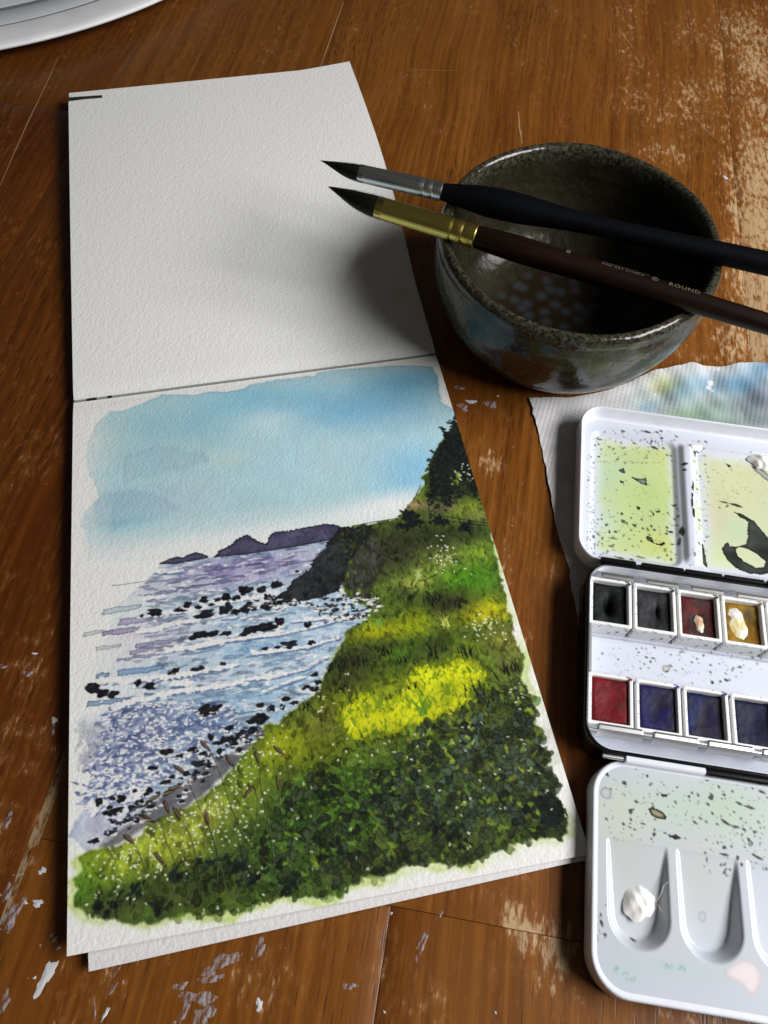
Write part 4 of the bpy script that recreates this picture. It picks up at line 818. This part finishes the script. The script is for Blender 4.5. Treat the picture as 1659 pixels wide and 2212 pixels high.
# ---------------------------------------------------------------- the paint tin
M_EN = enamel_mat('white enamel'); M_ENP = enamel_mat('white enamel with paint', use_attr=True, rough=.22)
M_BLK = N('black lacquer').set(Base_Color=(.004, .004, .005, 1), Roughness=.2).m; M_STEEL = simple('spring steel', (.72, .72, .70), .36, 1.)
tin = thing('paint_tin', 'open white enamel watercolour tin with mixing lid and thumb wells', 'paint tin', (*pal_c, 0), pal_r)
def loc(px, py, z):
    g = at(px, py, z)[:2]-np.array(pal_c); c, s = math.cos(-pal_r), math.sin(-pal_r); return g[0]*c-g[1]*s, g[0]*s+g[1]*c
class Plate:                                   # a paintable heightfield with rounded corners
    def __init__(s, x0, x1, y0, y1, r, step, base, z, seed):
        s.b = (x0, x1, y0, y1); s.nx = int((x1-x0)/step)+1; s.ny = int((y1-y0)/step)+1; s.st = step; s.z = z; s.r = r
        s.cv = Canvas(s.nx, s.ny, base, seed); s.X = x0+s.cv.xx*(x1-x0)/(s.nx-1); s.Y = y1-s.cv.yy*(y1-y0)/(s.ny-1)
    def m(s, px, py): x, y = loc(px, py, s.z); return ((x-s.b[0])/s.st, (s.b[3]-y)/s.st)
    def zm(s, z, pts): ox, oy, k = z; return [s.m(ox+k*x, oy+k*y) for x, y in pts]
    def build(s, name, Z, mat, parent, gain=.93):
        x0, x1, y0, y1 = s.b; X, Y = s.X.copy(), s.Y.copy(); r = s.r
        for cx, cy, sx, sy in ((x0+r, y0+r, -1, -1), (x1-r, y0+r, 1, -1), (x0+r, y1-r, -1, 1), (x1-r, y1-r, 1, 1)):
            k = ((X-cx)*sx > 0) & ((Y-cy)*sy > 0); d = np.hypot(X-cx, Y-cy); f = np.where(k & (d > r), r/np.maximum(d, 1e-6), 1.); X = cx+(X-cx)*f; Y = cy+(Y-cy)*f
        return obj(name, np.stack([X, Y, Z], -1).reshape(-1, 3), grid(s.nx, s.ny), mat, parent, True, lin(np.clip(s.cv.a, 0, 1))*gain)
def sst(x): x = np.clip(x, 0, 1); return x*x*(3-2*x)
def rbox(X, Y, x0, x1, y0, y1, r):             # distance inside a rounded rectangle
    qx = np.abs(X-(x0+x1)/2)-((x1-x0)/2-r); qy = np.abs(Y-(y0+y1)/2)-((y1-y0)/2-r)
    return r-np.hypot(np.maximum(qx, 0), np.maximum(qy, 0))-np.minimum(np.maximum(qx, qy), 0)
def specks(cv, n, x0, x1, y0, y1, cols, smin, smax, R, al=.9, edge=.4):
    for _ in range(n):
        s = smin+(smax-smin)*R.random()**3
        cv.blob(R.uniform(x0, x1), R.uniform(y0, y1), s*R.uniform(.8, 1.6), s, R.random()*3, C(*cols[R.integers(len(cols))])*R.uniform(.8, 1.2), al*R.uniform(.6, 1), .3, edge)
ZL = (1227.6, 862.6, .26); ZT = (1227.6, 1227.6, .26); ZF = (1227.6, 1559.4, .2948)
WHITE = C(216, 220, 231)
# lid -------------------------------------------------------------
LB = (-4.6, 103.6, 7.6, 84.4)
lid = rr_sweep('lid', LB, 10.5, [(3, 1.6), (.8, 1.9), (0, 3.2), (0, 10.4), (.25, 10.9), (.6, 11.1), (.95, 10.9), (1.15, 10.3), (1.6, 6), (2.3, 5.1), (3.2, 5.0)], M_EN, tin, True, False, True, 10)
lp = Plate(LB[0]+3.1, LB[1]-3.1, LB[2]+3.1, LB[3]-3.1, 7.4, .32, WHITE, 4.5, 21); cv = lp.cv; R = cv.r
d1 = rbox(lp.X, lp.Y, 1.0, 39.0, 12.5, 75.5, 5); d2 = rbox(lp.X, lp.Y, 45.6, 99, 12.5, 75.5, 5)
Zl = 5.0-1.5*sst(d1/2.6)-1.5*sst(d2/2.6)+2.0*np.exp(-((lp.X-42.3)/2.5)**4)*sst((lp.Y-14)/4)*sst((75-lp.Y)/4)
n1, n2 = cv.noise(60, 1), cv.noise(14, 2)
def wash(px, py, rx, ry, col, a):
    o = lp.m(*px_z(ZL, px, py)); g = np.exp(-((cv.xx-o[0])/(rx*.26/5.2/.32))**2-((cv.yy-o[1])/(ry*.26/5.2/.32))**2); cv.a += (C(*col)-cv.a)*(g*a)[..., None]
def px_z(z, x, y): return z[0]+z[2]*x, z[1]+z[2]*y
m1 = sst((d1-1.0+5*(n1-.5)+3*(n2-.5))/6); m2 = sst((d2-1+6*(n1-.6))/8)
well = np.empty(cv.a.shape); well[:] = C(196, 210, 142)
keep = cv.a.copy(); cv.a[:] = well
for x, y, rx, ry, col, a in [(330,620,220,260,(190,214,178),.9),(650,800,260,240,(186,206,132),.9),(560,1050,300,160,(190,210,146),.8),(780,1180,200,120,(204,210,120),.7),(300,1000,120,200,(206,222,206),.7),(820,500,100,160,(206,214,140),.6),(500,330,300,90,(222,228,180),.7)]: wash(x, y, rx, ry, col, a)
w1 = cv.a.copy(); cv.a[:] = C(206, 211, 170)
for x, y, rx, ry, col, a in [(1350,800,260,280,(208,212,158),.8),(1500,620,240,120,(214,214,160),.7),(1200,950,160,220,(214,200,160),.5),(1300,1350,200,120,(206,222,160),.8),(1400,1060,120,110,(190,214,172),.8),(1250,430,200,80,(226,230,214),.8)]: wash(x, y, rx, ry, col, a)
w2 = cv.a.copy(); cv.a[:] = keep
cv.lay(m1, w1*(1+.08*(n1-.5))[..., None], .95); cv.lay(m2, w2*(1+.08*(n1-.5))[..., None], .9)
rid = np.exp(-((lp.X-46.3)/1.6)**2)*sst((lp.Y-14)/6)*sst((72-lp.Y)/5)*(cv.noise(10, 6) > .46); cv.lay(rid, C(206, 220, 150), .7)
DK = [(40,48,38),(58,64,50),(70,80,40),(30,36,34)]
def zp(x, y): return lp.m(*px_z(ZL, x, y))
def zspecks(n, x0, x1, y0, y1, smin, smax, al=.9):
    for _ in range(n):
        x, y = zp(R.uniform(x0, x1), R.uniform(y0, y1)); s = smin+(smax-smin)*R.random()**3
        cv.blob(x, y, s*R.uniform(.8, 1.5), s, R.random()*3, C(*DK[R.integers(4)])*R.uniform(.8, 1.9), al*R.uniform(.35, 1), .25, .45)
zspecks(120, 210, 900, 260, 520, .5, 1.7); zspecks(150, 200, 920, 860, 1330, .5, 1.9); zspecks(70, 150, 230, 450, 1250, .4, 1.2); zspecks(60, 240, 900, 500, 860, .35, .9, .6); zspecks(90, 1000, 1180, 330, 1390, .5, 1.6); zspecks(90, 1100, 1659, 420, 900, .35, .9, .6); zspecks(20, 280, 1600, 90, 220, .4, 1.3, .6)
for x, y, rx, ry, a in [(450,270,16,12,0),(650,275,34,10,.1),(770,327,14,10,0),(720,390,28,14,.35),(258,465,12,9,0),(380,400,9,9,0),(255,318,26,5,.1),(460,1000,14,17,0),(490,1012,10,5,0),(555,1035,18,12,.1),(720,1072,13,8,0),(825,1053,10,10,0),(858,1090,16,12,0),(695,1042,10,11,0),(450,938,12,10,0),(625,1060,9,9,0),(430,1312,34,12,.1),(527,1325,18,13,0),(360,1208,18,7,0),(605,1300,30,6,.05),(870,1192,12,7,0),(950,560,22,14,-.5),(950,608,14,10,.3),(938,1100,18,40,.1),(920,1180,12,34,.1),(480,1240,8,5,0),(1400,868,42,14,.2),(1300,843,32,7,.1),(1325,875,12,7,-.6),(1262,888,7,6,0),(375,1142,26,5,0),(288,1142,7,14,.2),(347,1088,8,14,0),(80,390,12,26,.1),(78,545,9,36,0),(623,145,30,8,.2)]:
    p = zp(x, y); k = .26/5.2/.32; cv.blob(p[0], p[1], rx*k, ry*k, a, C(62, 70, 54)*R.uniform(.7, 1.5), R.uniform(.75, .95), .22, .6)
for pl, col in [([(420,575),(465,555),(480,605),(450,600)],(150,160,160)), ([(520,630),(600,650),(655,640),(662,705),(610,690),(560,660)],(150,158,160)), ([(430,660),(468,672),(465,688),(435,680)],(150,158,156)), ([(655,1120),(700,1135),(720,1180),(770,1185),(800,1170),(812,1190),(780,1208),(700,1180),(660,1160)],(120,128,90)), ([(572,872),(605,885),(595,908),(575,900)],(176,186,150)), ([(700,922),(722,935),(722,962),(705,950)],(150,158,140)), ([(1310,520),(1360,540),(1340,560)],(196,204,186)), ([(1030,430),(1070,425),(1050,490)],(130,150,60)), ([(1000,760),(1020,690),(1035,700),(1025,790)],(100,112,60)), ([(1010,930),(1035,925),(1035,1000),(1018,1000)],(110,122,60)), ([(1105,1180),(1130,1200),(1150,1330),(1165,1390),(1120,1360)],(110,122,60)), ([(1000,800),(1018,800),(1015,980),(1000,900)],(116,128,70))]:
    q = lp.zm(ZL, pl); cv.lay(cv.mask(q, .6, 5, 0), C(*col)*.96, .95, .9, 2)
pud = cv.mask(lp.zm(ZL, [(1370,925),(1450,940),(1550,1000),(1659,1130),(1740,1300),(1710,1430),(1600,1450),(1500,1435),(1400,1390),(1320,1320),(1278,1230),(1300,1185),(1340,1178),(1345,1212),(1400,1218),(1480,1190),(1505,1130),(1490,1060),(1500,1005),(1440,972)]), 1.6, 6, 0, 9)
hole = cv.mask(lp.zm(ZL, [(1400,1230),(1430,1213),(1500,1230),(1570,1270),(1645,1335),(1635,1375),(1560,1388),(1470,1335),(1410,1285)]), 1.4, 6, 0, 11)
cv.lay(np.clip(pud-hole, 0, 1), C(62, 66, 62)*(.3+1.3*cv.noise(26, 12))[..., None], .95, .6, 2)
cv.lay(cv.mask(lp.zm(ZL, [(1520,545),(1600,560),(1680,620),(1680,680),(1620,640),(1560,590)]), 2, 8, 0, 13), C(160, 162, 158), .8, .6, 2)
pl_ = lp.build('mixing_wells', Zl, M_ENP, lid)
# base tray ---------------------------------------------------------
TB = (-1.3, 100.3, -66.2, 6.6)
rr_sweep('outer_shell', TB, 10, [(1.5, .1), (.4, .6), (0, 1.8), (0, 12.3), (.2, 12.8), (.7, 13.0), (1.25, 12.9), (1.4, 12.6)], M_BLK, tin, True, False, True, 10)
rr_sweep('lining', TB, 10, [(1.4, 12.62), (1.45, 12.4), (1.5, 11.5), (1.5, 4), (1.9, 2.7), (4.5, 2.5)], M_EN, tin, False, False, True, 10)
tp = Plate(TB[0]+4.4, TB[1]-4.4, TB[2]+4.4, TB[3]-4.4, 5.6, .34, WHITE, 5., 23); cv = tp.cv; R = cv.r
Zt = 2.5+2.3*sst((-20.2-tp.Y)/2.2)*sst((tp.Y+38.2)/1.2)+1.2*sst((tp.Y+23.5)/3.)*sst((-20-tp.Y)/.8)
def tpz(x, y): return tp.m(*px_z(ZT, x, y))
for _ in range(150):
    x, y = tpz(R.uniform(240, 1659), R.uniform(640, 960)); s = .3+1.1*R.random()**3
    cv.blob(x, y, s, s*.9, 0, C(46, 46, 56), R.uniform(.4, .9), .2)
for x, y, s, col in [(683,772,1.1,0),(714,657,.9,0),(585,696,.9,0),(632,793,.8,0),(600,830,.8,0),(1066,750,.9,0),(1180,860,1.1,0),(1262,937,1.2,0),(1305,925,1.2,0),(948,834,.7,0),(1195,946,1.7,0),(812,832,4.2,1),(818,854,1.0,0)]:
    p = tpz(x, y); cv.blob(p[0], p[1], s, s, 0, C(206, 200, 188) if col else C(40, 42, 46), .9, .12, .35)
tp.build('floor', Zt, M_ENP, tin)
for x0, x1, m in [(4, 17.5, M_BLK), (19.6, 35.8, M_BLK), (36.4, 50.5, M_BLK), (51.2, 66.5, M_BLK), (67.2, 84, M_BLK), (85, 98, M_BLK)]: rod('hinge_barrel', (x0, 7.3, 12.4), (x1, 7.3, 12.4), 1.35, m, tin)
for x0, x1, m, r in [(5.4, 12.6, M_STEEL, .8), (12.9, 40.0, M_EN, 1.5), (40.4, 66, M_BLK, 1.5), (66.4, 93.5, M_EN, 1.5)]: rod('hinge_barrel', (x0, -66.9, 11.3), (x1, -66.9, 11.3), r, m, tin)
def clip(x0, x1, y, z, back):                  # sheet-metal finger folded over the pans
    V = []; F = []; prof = [(back*3.0, -3.6), (back*2.2, -1.2), (back*1.2, .1), (0, .35), (-back*.75, -.15), (-back*.55, -.95)]
    for x, t in ((x0-.9, 0), (x0, 1), (x1, 1), (x1+.9, 0)):
        for i, (dy, dz) in enumerate(prof):
            xx = x if t else (x0-.9*(1-i/5.) if x < x0 else x1+.9*(1-i/5.)); V.append((xx, y+dy, z+dz+(0 if t else -.02)))
    n = len(prof)
    for j in range(3):
        for i in range(n-1): F.append((j*n+i, (j+1)*n+i, (j+1)*n+i+1, j*n+i+1))
    o = obj('clip', V, F, M_STEEL, tin, 'auto'); sm = o.modifiers.new('thickness', 'SOLIDIFY'); sm.thickness = .28*MM; return o
for x0 in (4.6, 21.6, 38.6, 55.6, 72.6): clip(x0, x0+11.6, .6, 12.6, 1)
for x0 in (4.4, 23.4, 42.0, 60.5): clip(x0, x0+14.2, -57.0, 12.5, -1)
for x0 in (4.6, 21.6, 38.6, 55.6, 72.6): rod('clip_edge', (x0, .3, 12.75), (x0+11.8, .3, 12.75), .72, M_STEEL, tin, 10)
rod('side_clip', (.4, -19.6, 11.8), (.4, -37.8, 11.8), .95, M_STEEL, tin, 10)
rod('retaining_rail', (-.5, -57.9, 11.4), (98, -57.9, 11.4), .75, M_STEEL, tin, 10)
# flap -----------------------------------------------------------------
FB = (2.4, 96.6, -137., -66.9)
flap = rr_sweep('flap', FB, 12, [(.5, 1.8), (.1, 2.2), (0, 3.0), (.05, 8.8), (.2, 9.5), (.6, 9.95), (1.1, 10.0), (1.6, 9.86), (2.2, 9.8)], M_EN, tin, False, False, True, 10)
fp = Plate(FB[0]+2.1, FB[1]-2.1, FB[2]+2.1, FB[3]-2.1, 9.9, .30, C(200, 205, 213), 10., 29); cv = fp.cv; R = cv.r
Zf = np.full(fp.X.shape, 9.8)
for c in (17.3, 39.7, 62.1, 84.3):
    hw = 10.0; yc = -113.8; rr = 10.0
    side = hw-np.abs(fp.X-c-.4*np.clip((-93-fp.Y)/20.8, 0, 1)); rad = rr-np.hypot(fp.X-c-.4, fp.Y-yc)
    s = np.where(fp.Y < yc, rad, side); ramp = np.clip((-92.5-fp.Y)/24, 0, 1)
    Zf -= 5.0*ramp**.8*sst(s/(1.2+2.6*ramp))*(fp.Y < -92.5)
Zf += .5*sst((fp.Y+FB[3]+0-0)/1.)*0
n1, n2 = cv.noise(70, 1), cv.noise(12, 2)
def fz(x, y): return fp.m(*px_z(ZF, x, y))
def fw(x, y, rx, ry, col, a):
    o = fz(x, y); k = .2948/6.6/.30; g = np.exp(-((cv.xx-o[0])/(rx*k))**2-((cv.yy-o[1])/(ry*k))**2)*(.6+.8*n1); cv.a += (C(*col)-cv.a)*np.clip(g*a, 0, 1)[..., None]
for x, y, rx, ry, col, a in [(700,640,500,180,(196,212,194),.8),(1200,650,380,200,(190,208,184),.8),(400,700,220,200,(206,210,192),.6),(450,1100,200,260,(200,202,194),.7),(1000,1150,200,300,(202,204,196),.7),(600,1500,200,160,(204,206,206),.5),(760,1790,300,60,(190,208,206),.5),(420,1830,120,60,(186,208,208),.5)]: fw(x, y, rx, ry, col, a)
line_ = cv.mask(fp.zm(ZF, [(240,850),(680,890),(1000,935),(1463,1000),(1463,985),(1000,920),(680,875),(240,838)]), 3, 14, 1); cv.lay(line_, C(196, 204, 176), .5)
for n, x0, x1, y0, y1, smin, smax in [(60,240,800,330,880,.4,1.2),(110,600,1463,420,900,.4,1.4),(60,1000,1463,700,1130,.4,1.5),(16,190,280,1330,1600,.4,1.4)]:
    for _ in range(n):
        p = fz(R.uniform(x0, x1), R.uniform(y0, y1)); s = smin+(smax-smin)*R.random()**3; cv.blob(p[0], p[1], s*R.uniform(.9, 1.5), s, R.random()*3, C(74, 76, 72), R.uniform(.35, .9), .25, .3)
for x, y, rx, ry, a in [(275,365,12,34,-.6),(207,287,14,10,.4),(458,654,16,16,0),(500,583,14,9,.1),(580,395,10,10,0),(412,446,18,13,-.1),(405,746,12,8,.4),(460,713,7,11,-.4),(548,744,14,6,0),(630,822,11,14,0),(886,545,10,9,0),(1048,552,24,14,-.6),(1025,602,13,9,.3),(1145,533,10,9,-.5),(1155,735,36,10,.4),(1230,768,20,9,.1),(1330,625,34,10,.2),(1260,600,16,8,.2),(1420,512,26,9,.2),(1205,508,9,8,0),(1105,475,9,10,0),(1145,918,15,11,0),(1145,970,26,9,.05),(1243,993,11,14,0),(1272,1043,11,10,0),(1365,806,10,10,0),(1290,787,14,9,.2),(1327,867,10,10,0),(245,1470,10,20,-.3),(240,1410,6,10,0),(270,1555,12,8,0),(510,1590,18,9,.3),(1390,990,32,10,.3),(930,735,18,7,.6),(1057,668,12,7,.7),(970,705,12,6,.4),(487,787,8,6,0),(452,770,9,5,.2),(610,855,6,6,0)]:
    p = fz(x, y); k = .2948/6.6/.30; cv.blob(p[0], p[1], max(rx*k, .6), max(ry*k, .6), a, C(84, 84, 80), .92, .22, .45)
for pl, col in [([(585,635),(615,622),(690,655),(725,690),(715,715),(650,705),(610,685)],(170,162,124)), ([(740,835),(790,822),(835,850),(790,865)],(166,152,124)), ([(678,530),(735,528),(725,550),(690,552)],(196,200,178))]:
    q = fp.zm(ZF, pl); cv.lay(cv.mask(q, .5, 5, 0), C(*col), .92, 1.2, 2)
q = fz(278, 520); cv.blob(q[0], q[1], 6.6, 5.8, 0, C(196, 200, 200), .7, .1, .35); q = fz(1020, 1420); cv.blob(q[0], q[1], 4.4, 5.2, 0, C(196, 198, 200), .5, .08, .25)
for x, y, s in [(760,1790,9),(720,1775,6),(420,1840,8),(370,1800,5),(480,1880,6),(830,1800,4)]:
    for _ in range(7): p = fz(x+R.normal(0, s*4), y+R.normal(0, s*1.5)); cv.blob(p[0], p[1], R.uniform(.6, 2.4), R.uniform(.4, .9), R.random()*3, C(140, 176, 170), .45, .4)
cv.lay(cv.mask(fp.zm(ZF, [(1145,1810),(1200,1770),(1300,1735),(1380,1770),(1420,1850),(1410,1930),(1370,2000),(1330,1995),(1290,1920),(1200,1895),(1150,1850)]), 1.5, 10, 0, 5), C(236, 224, 224), .95, .12, 3)
fp.build('mixing_plate', Zf, M_ENP, flap)
# lumps of body colour --------------------------------------------------
def gouache(name, c1, c2):
    k = N(name); v = k.coord(); n = k.noise(k.map(v, (1, .4, 1)), 420, 4, .65)
    return k.set(Base_Color=k.mix(k.step(n, .4, .62), c1, c2), Roughness=.4, Normal=k.bump(n, .35, .0005)).m
M_GW = gouache('white body colour', (.80, .76, .70), (.86, .86, .84)); M_GY = gouache('yellowish body colour', (.62, .50, .20), (.82, .78, .60)); M_GO = gouache('peach body colour', (.50, .26, .12), (.80, .74, .62))
def lump(name, x, y, z, rx, ry, h, mat, parent, seed, label=None, ang=0., ruff=.25):
    rs = np.random.default_rng(seed); nr, na = 9, 34; V = [(0, 0, h)]; F = []; ph = rs.random(8)*6.28
    for i in range(1, nr+1):
        f = i/nr
        for k in range(na):
            t = 2*math.pi*k/na; q = 1+ruff*f*(.5*math.sin(2*t+ph[0])+.4*math.sin(3*t+ph[1])+.35*math.sin(6*t+ph[2])+.25*math.sin(11*t+ph[3]))
            X, Y = rx*f*q*math.cos(t), ry*f*q*math.sin(t)
            zz = h*((1-f**2.6)*(1+.22*math.sin(X*.9+ph[4])*math.cos(Y*.8+ph[5])+.09*math.sin(X*2.1+Y*1.3+ph[6])))
            V.append((X*math.cos(ang)-Y*math.sin(ang), X*math.sin(ang)+Y*math.cos(ang), max(zz, -.15 if i == nr else 0)))
    for k in range(na): F.append((0, 1+k, 1+(k+1) % na))
    for i in range(nr-1):
        for k in range(na): a, b = 1+i*na+k, 1+i*na+(k+1) % na; F.append((a, a+na, b+na, b))
    o = obj(name, V, F, mat, parent); o.location = Vector((x, y, z))*MM
    if label: o['label'] = label
    return o
x, y = loc(*px_z(ZF, 520, 1320), 7.0); lump('paint_lump', x, y, 6.2, 5.0, 5.6, 1.9, M_GW, flap, 3, 'round lump of dried white paint in the first thumb well', 0., .13)
def hair(pts): 
    for a, b in zip(pts[:-1], pts[1:]): pass
    V = []; F = []
    for i, p in enumerate(pts):
        for k in range(4): t = math.pi/2*k; V.append((p[0]+.1*math.cos(t), p[1], p[2]+.1*math.sin(t)))
        if i:
            for k in range(4): F.append((4*i-4+k, 4*i-4+(k+1) % 4, 4*i+(k+1) % 4, 4*i+k))
    obj('paint_thread', V, F, M_GW, flap)
hair([(*loc(*px_z(ZF, X, Y), 8), z) for X, Y, z in [(620,1330,7.6),(655,1300,8.2),(675,1260,8.8),(690,1200,9.3),(715,1178,9.8),(732,1172,10.1)]]); hair([(*loc(*px_z(ZF, X, Y), 8), z) for X, Y, z in [(630,1320,7.6),(660,1345,8),(676,1385,8.6)]])
x, y = loc(*px_z(ZL, 1625, 500), 6); lump('paint_lump', x, y, 3.9, 5.2, 4.4, 2.4, M_GW, lid, 8, 'crusty lump of dried white paint in the lid'); x, y = loc(*px_z(ZL, 1525, 425), 5); lump('paint_lump', x, y, 4.0, 2.2, 1.5, .9, M_GW, lid, 9)
x, y = loc(*px_z(ZL, 1045, 385), 6.5); lump('paint_lump', x, y, 5.9, 2.2, 1.3, .7, M_GW, lid, 10)
# ---------------------------------------------------------------- pans of colour
def pan_mat(i, stain):
    k = N('white pan plastic'); v = k.coord(); n = k.noise(v, 420, 3, .6); n2 = k.noise(v, 150, 2)
    m = k.math('MULTIPLY', k.step(n, .58, .62), k.step(n2, .46, .56))
    return k.set(Base_Color=k.mix(m, (.86, .86, .84), stain), Roughness=.35).m
def cake_mat(): return N('dried watercolour').set(Roughness=.5, Specular_IOR_Level=.35).m
_k = N('dried watercolour'); _v = _k.coord(); _k.set(Base_Color=_k.attr('paint'), Roughness=_k.math('ADD', .38, _k.math('MULTIPLY', _k.noise(_v, 120, 3), .4)), Specular_IOR_Level=.18, Normal=_k.bump(_k.noise(_v, 300, 4, .6), .6, .0007)); M_CAKE = _k.m
PANS = [(0, 0, (24,36,34), (14,16,16), (.02,.03,.02), 'dark green paint pan with a worn hole, first in the far row', 'green'), (0, 1, (62,62,66), (40,40,44), (.02,.02,.02), 'dark grey paint pan, second in the far row', 'grey'),
        (0, 2, (74,54,50), (96,26,24), (.04,.03,.02), 'maroon paint pan with a small peach-white smear', 'maroon'), (0, 3, (150,112,24), (176,134,30), (.22,.17,.02), 'ochre yellow paint pan with a thick whitish smear', 'ochre'), (0, 4, (16,20,28), (12,14,20), (.04,.04,.02), 'near-black paint pan at the right edge of the far row', 'black'),
        (1, 0, (120,22,30), (150,24,34), (.25,.01,.04), 'crimson red paint pan, first in the near row', 'crimson'), (1, 1, (48,44,70), (40,34,96), (.05,.03,.22), 'dark violet-blue paint pan beside the crimson one', 'violet'), (1, 2, (46,44,60), (26,34,92), (.03,.03,.2), 'dark indigo paint pan, third in the near row', 'indigo'), (1, 3, (26,32,66), (32,36,62), (.01,.02,.12), 'navy blue paint pan at the right edge of the near row', 'navy')]
for idx, (row, i, ca, cb, stain, label, nm) in enumerate(PANS):
    x0 = i*16.55+.1 if row == 0 else i*16.75+.1; y1 = -.1 if row == 0 else -38.0; ln = 19.3 if row == 0 else 18.8
    c, s = math.cos(pal_r), math.sin(pal_r); wx = pal_c[0]+(x0+7.95)*c-(y1-ln/2)*s; wy = pal_c[1]+(x0+7.95)*s+(y1-ln/2)*c
    t = thing('paint_pan', label, 'paint pan', (wx, wy, 2.9), pal_r, 'half pans in the paint tin')
    bx = (-7.95, 7.95, -ln/2, ln/2)
    rr_sweep('cup', bx, .9, [(.7, -.3), (.35, .1), (0, 8.7), (.1, 9.1), (.4, 9.25), (1.15, 9.2), (1.35, 8.9), (1.5, 4.)], pan_mat(idx, stain), t, True, False, 'auto', 3)
    nx, ny = 40, 48; cv = Canvas(nx, ny, C(*ca), 40+idx); n1, n2 = cv.noise(14, 3+idx), cv.noise(5, 5+idx)
    cv.a += (C(*cb)-cv.a)*(sst((n1-.42)*4)*.9)[..., None]; cv.a *= (.75+.5*n2)[..., None]
    uu, vv = cv.xx/(nx-1), cv.yy/(ny-1); ed = np.minimum(np.minimum(uu, 1-uu), np.minimum(vv, 1-vv))
    Zp = 7.4-1.6*np.exp(-((uu-.5)**2+(vv-.5)**2)/.09)*.55+.5*(n1-.5)-.9*np.exp(-(ed/.05)**2)
    if idx == 0: h = np.exp(-((uu-.5)/.11)**2-((vv-.55)/.2)**2); Zp -= 3.2*h; cv.a *= (1-.85*sst(h*1.6))[..., None]
    if idx == 1: h = np.exp(-((uu-.62)/.05)**2-((vv-.5)/.16)**2); Zp -= 1.4*h; cv.a *= (1-.6*h)[..., None]
    if idx == 2: cv.lay(np.exp(-(((uu-.12)/.14)**2)), C(100, 24, 22), .8); cv.lay(np.exp(-(((uu-.88)/.1)**2)), C(110, 30, 28), .6); cv.lay(np.exp(-((uu-.5)/.2)**2-((vv-.34)/.1)**2), C(120, 30, 24), .8); cv.lay(np.exp(-((vv-.98)/.05)**2), C(96, 20, 20), .8)
    if idx == 3: cv.lay(np.exp(-((uu-.72)/.13)**2-((vv-.25)/.2)**2), C(80, 74, 70), .7); cv.lay(np.exp(-((uu-.8)/.12)**2-((vv-.75)/.2)**2), C(170, 104, 30), .6)
    if idx == 5: cv.lay(np.exp(-((uu-.78)/.14)**2-((vv-.62)/.1)**2), C(92, 52, 42), .8); cv.lay(np.exp(-((uu-.5)/.25)**2-((vv-.5)/.3)**2), C(150, 60, 62), .4); Zp += 1.0
    if idx == 6: cv.lay(np.exp(-((uu-.2)/.2)**2), C(34, 30, 96), .7); Zp += .7
    if idx == 7: cv.lay(np.exp(-((uu-.12)/.14)**2-((vv-.65)/.3)**2), C(20, 38, 110), .8); cv.lay(np.exp(-((uu-.6)/.2)**2-((vv-.6)/.2)**2), C(70, 40, 64), .5)
    Pg = np.stack([-6.75+uu*13.5, (ln/2-1.2)-vv*(ln-2.4), Zp], -1)
    obj('paint_cake', Pg.reshape(-1, 3), grid(nx, ny), M_CAKE, t, True, lin(np.clip(cv.a, 0, 1))*.62)
    if idx == 2: lump('paint_smear', .6, -2.6, 7.0, 1.8, 3.4, .6, M_GO, t, 31, None, .25, .2)
    if idx == 3: lump('paint_smear', -1.4, -1.6, 6.9, 3.2, 6.4, .7, M_GY, t, 32, None, .1, .14); lump('paint_smear', -2.2, 3.8, 7.1, 2.8, 2.3, .9, M_GW, t, 33, None, 0., .18)
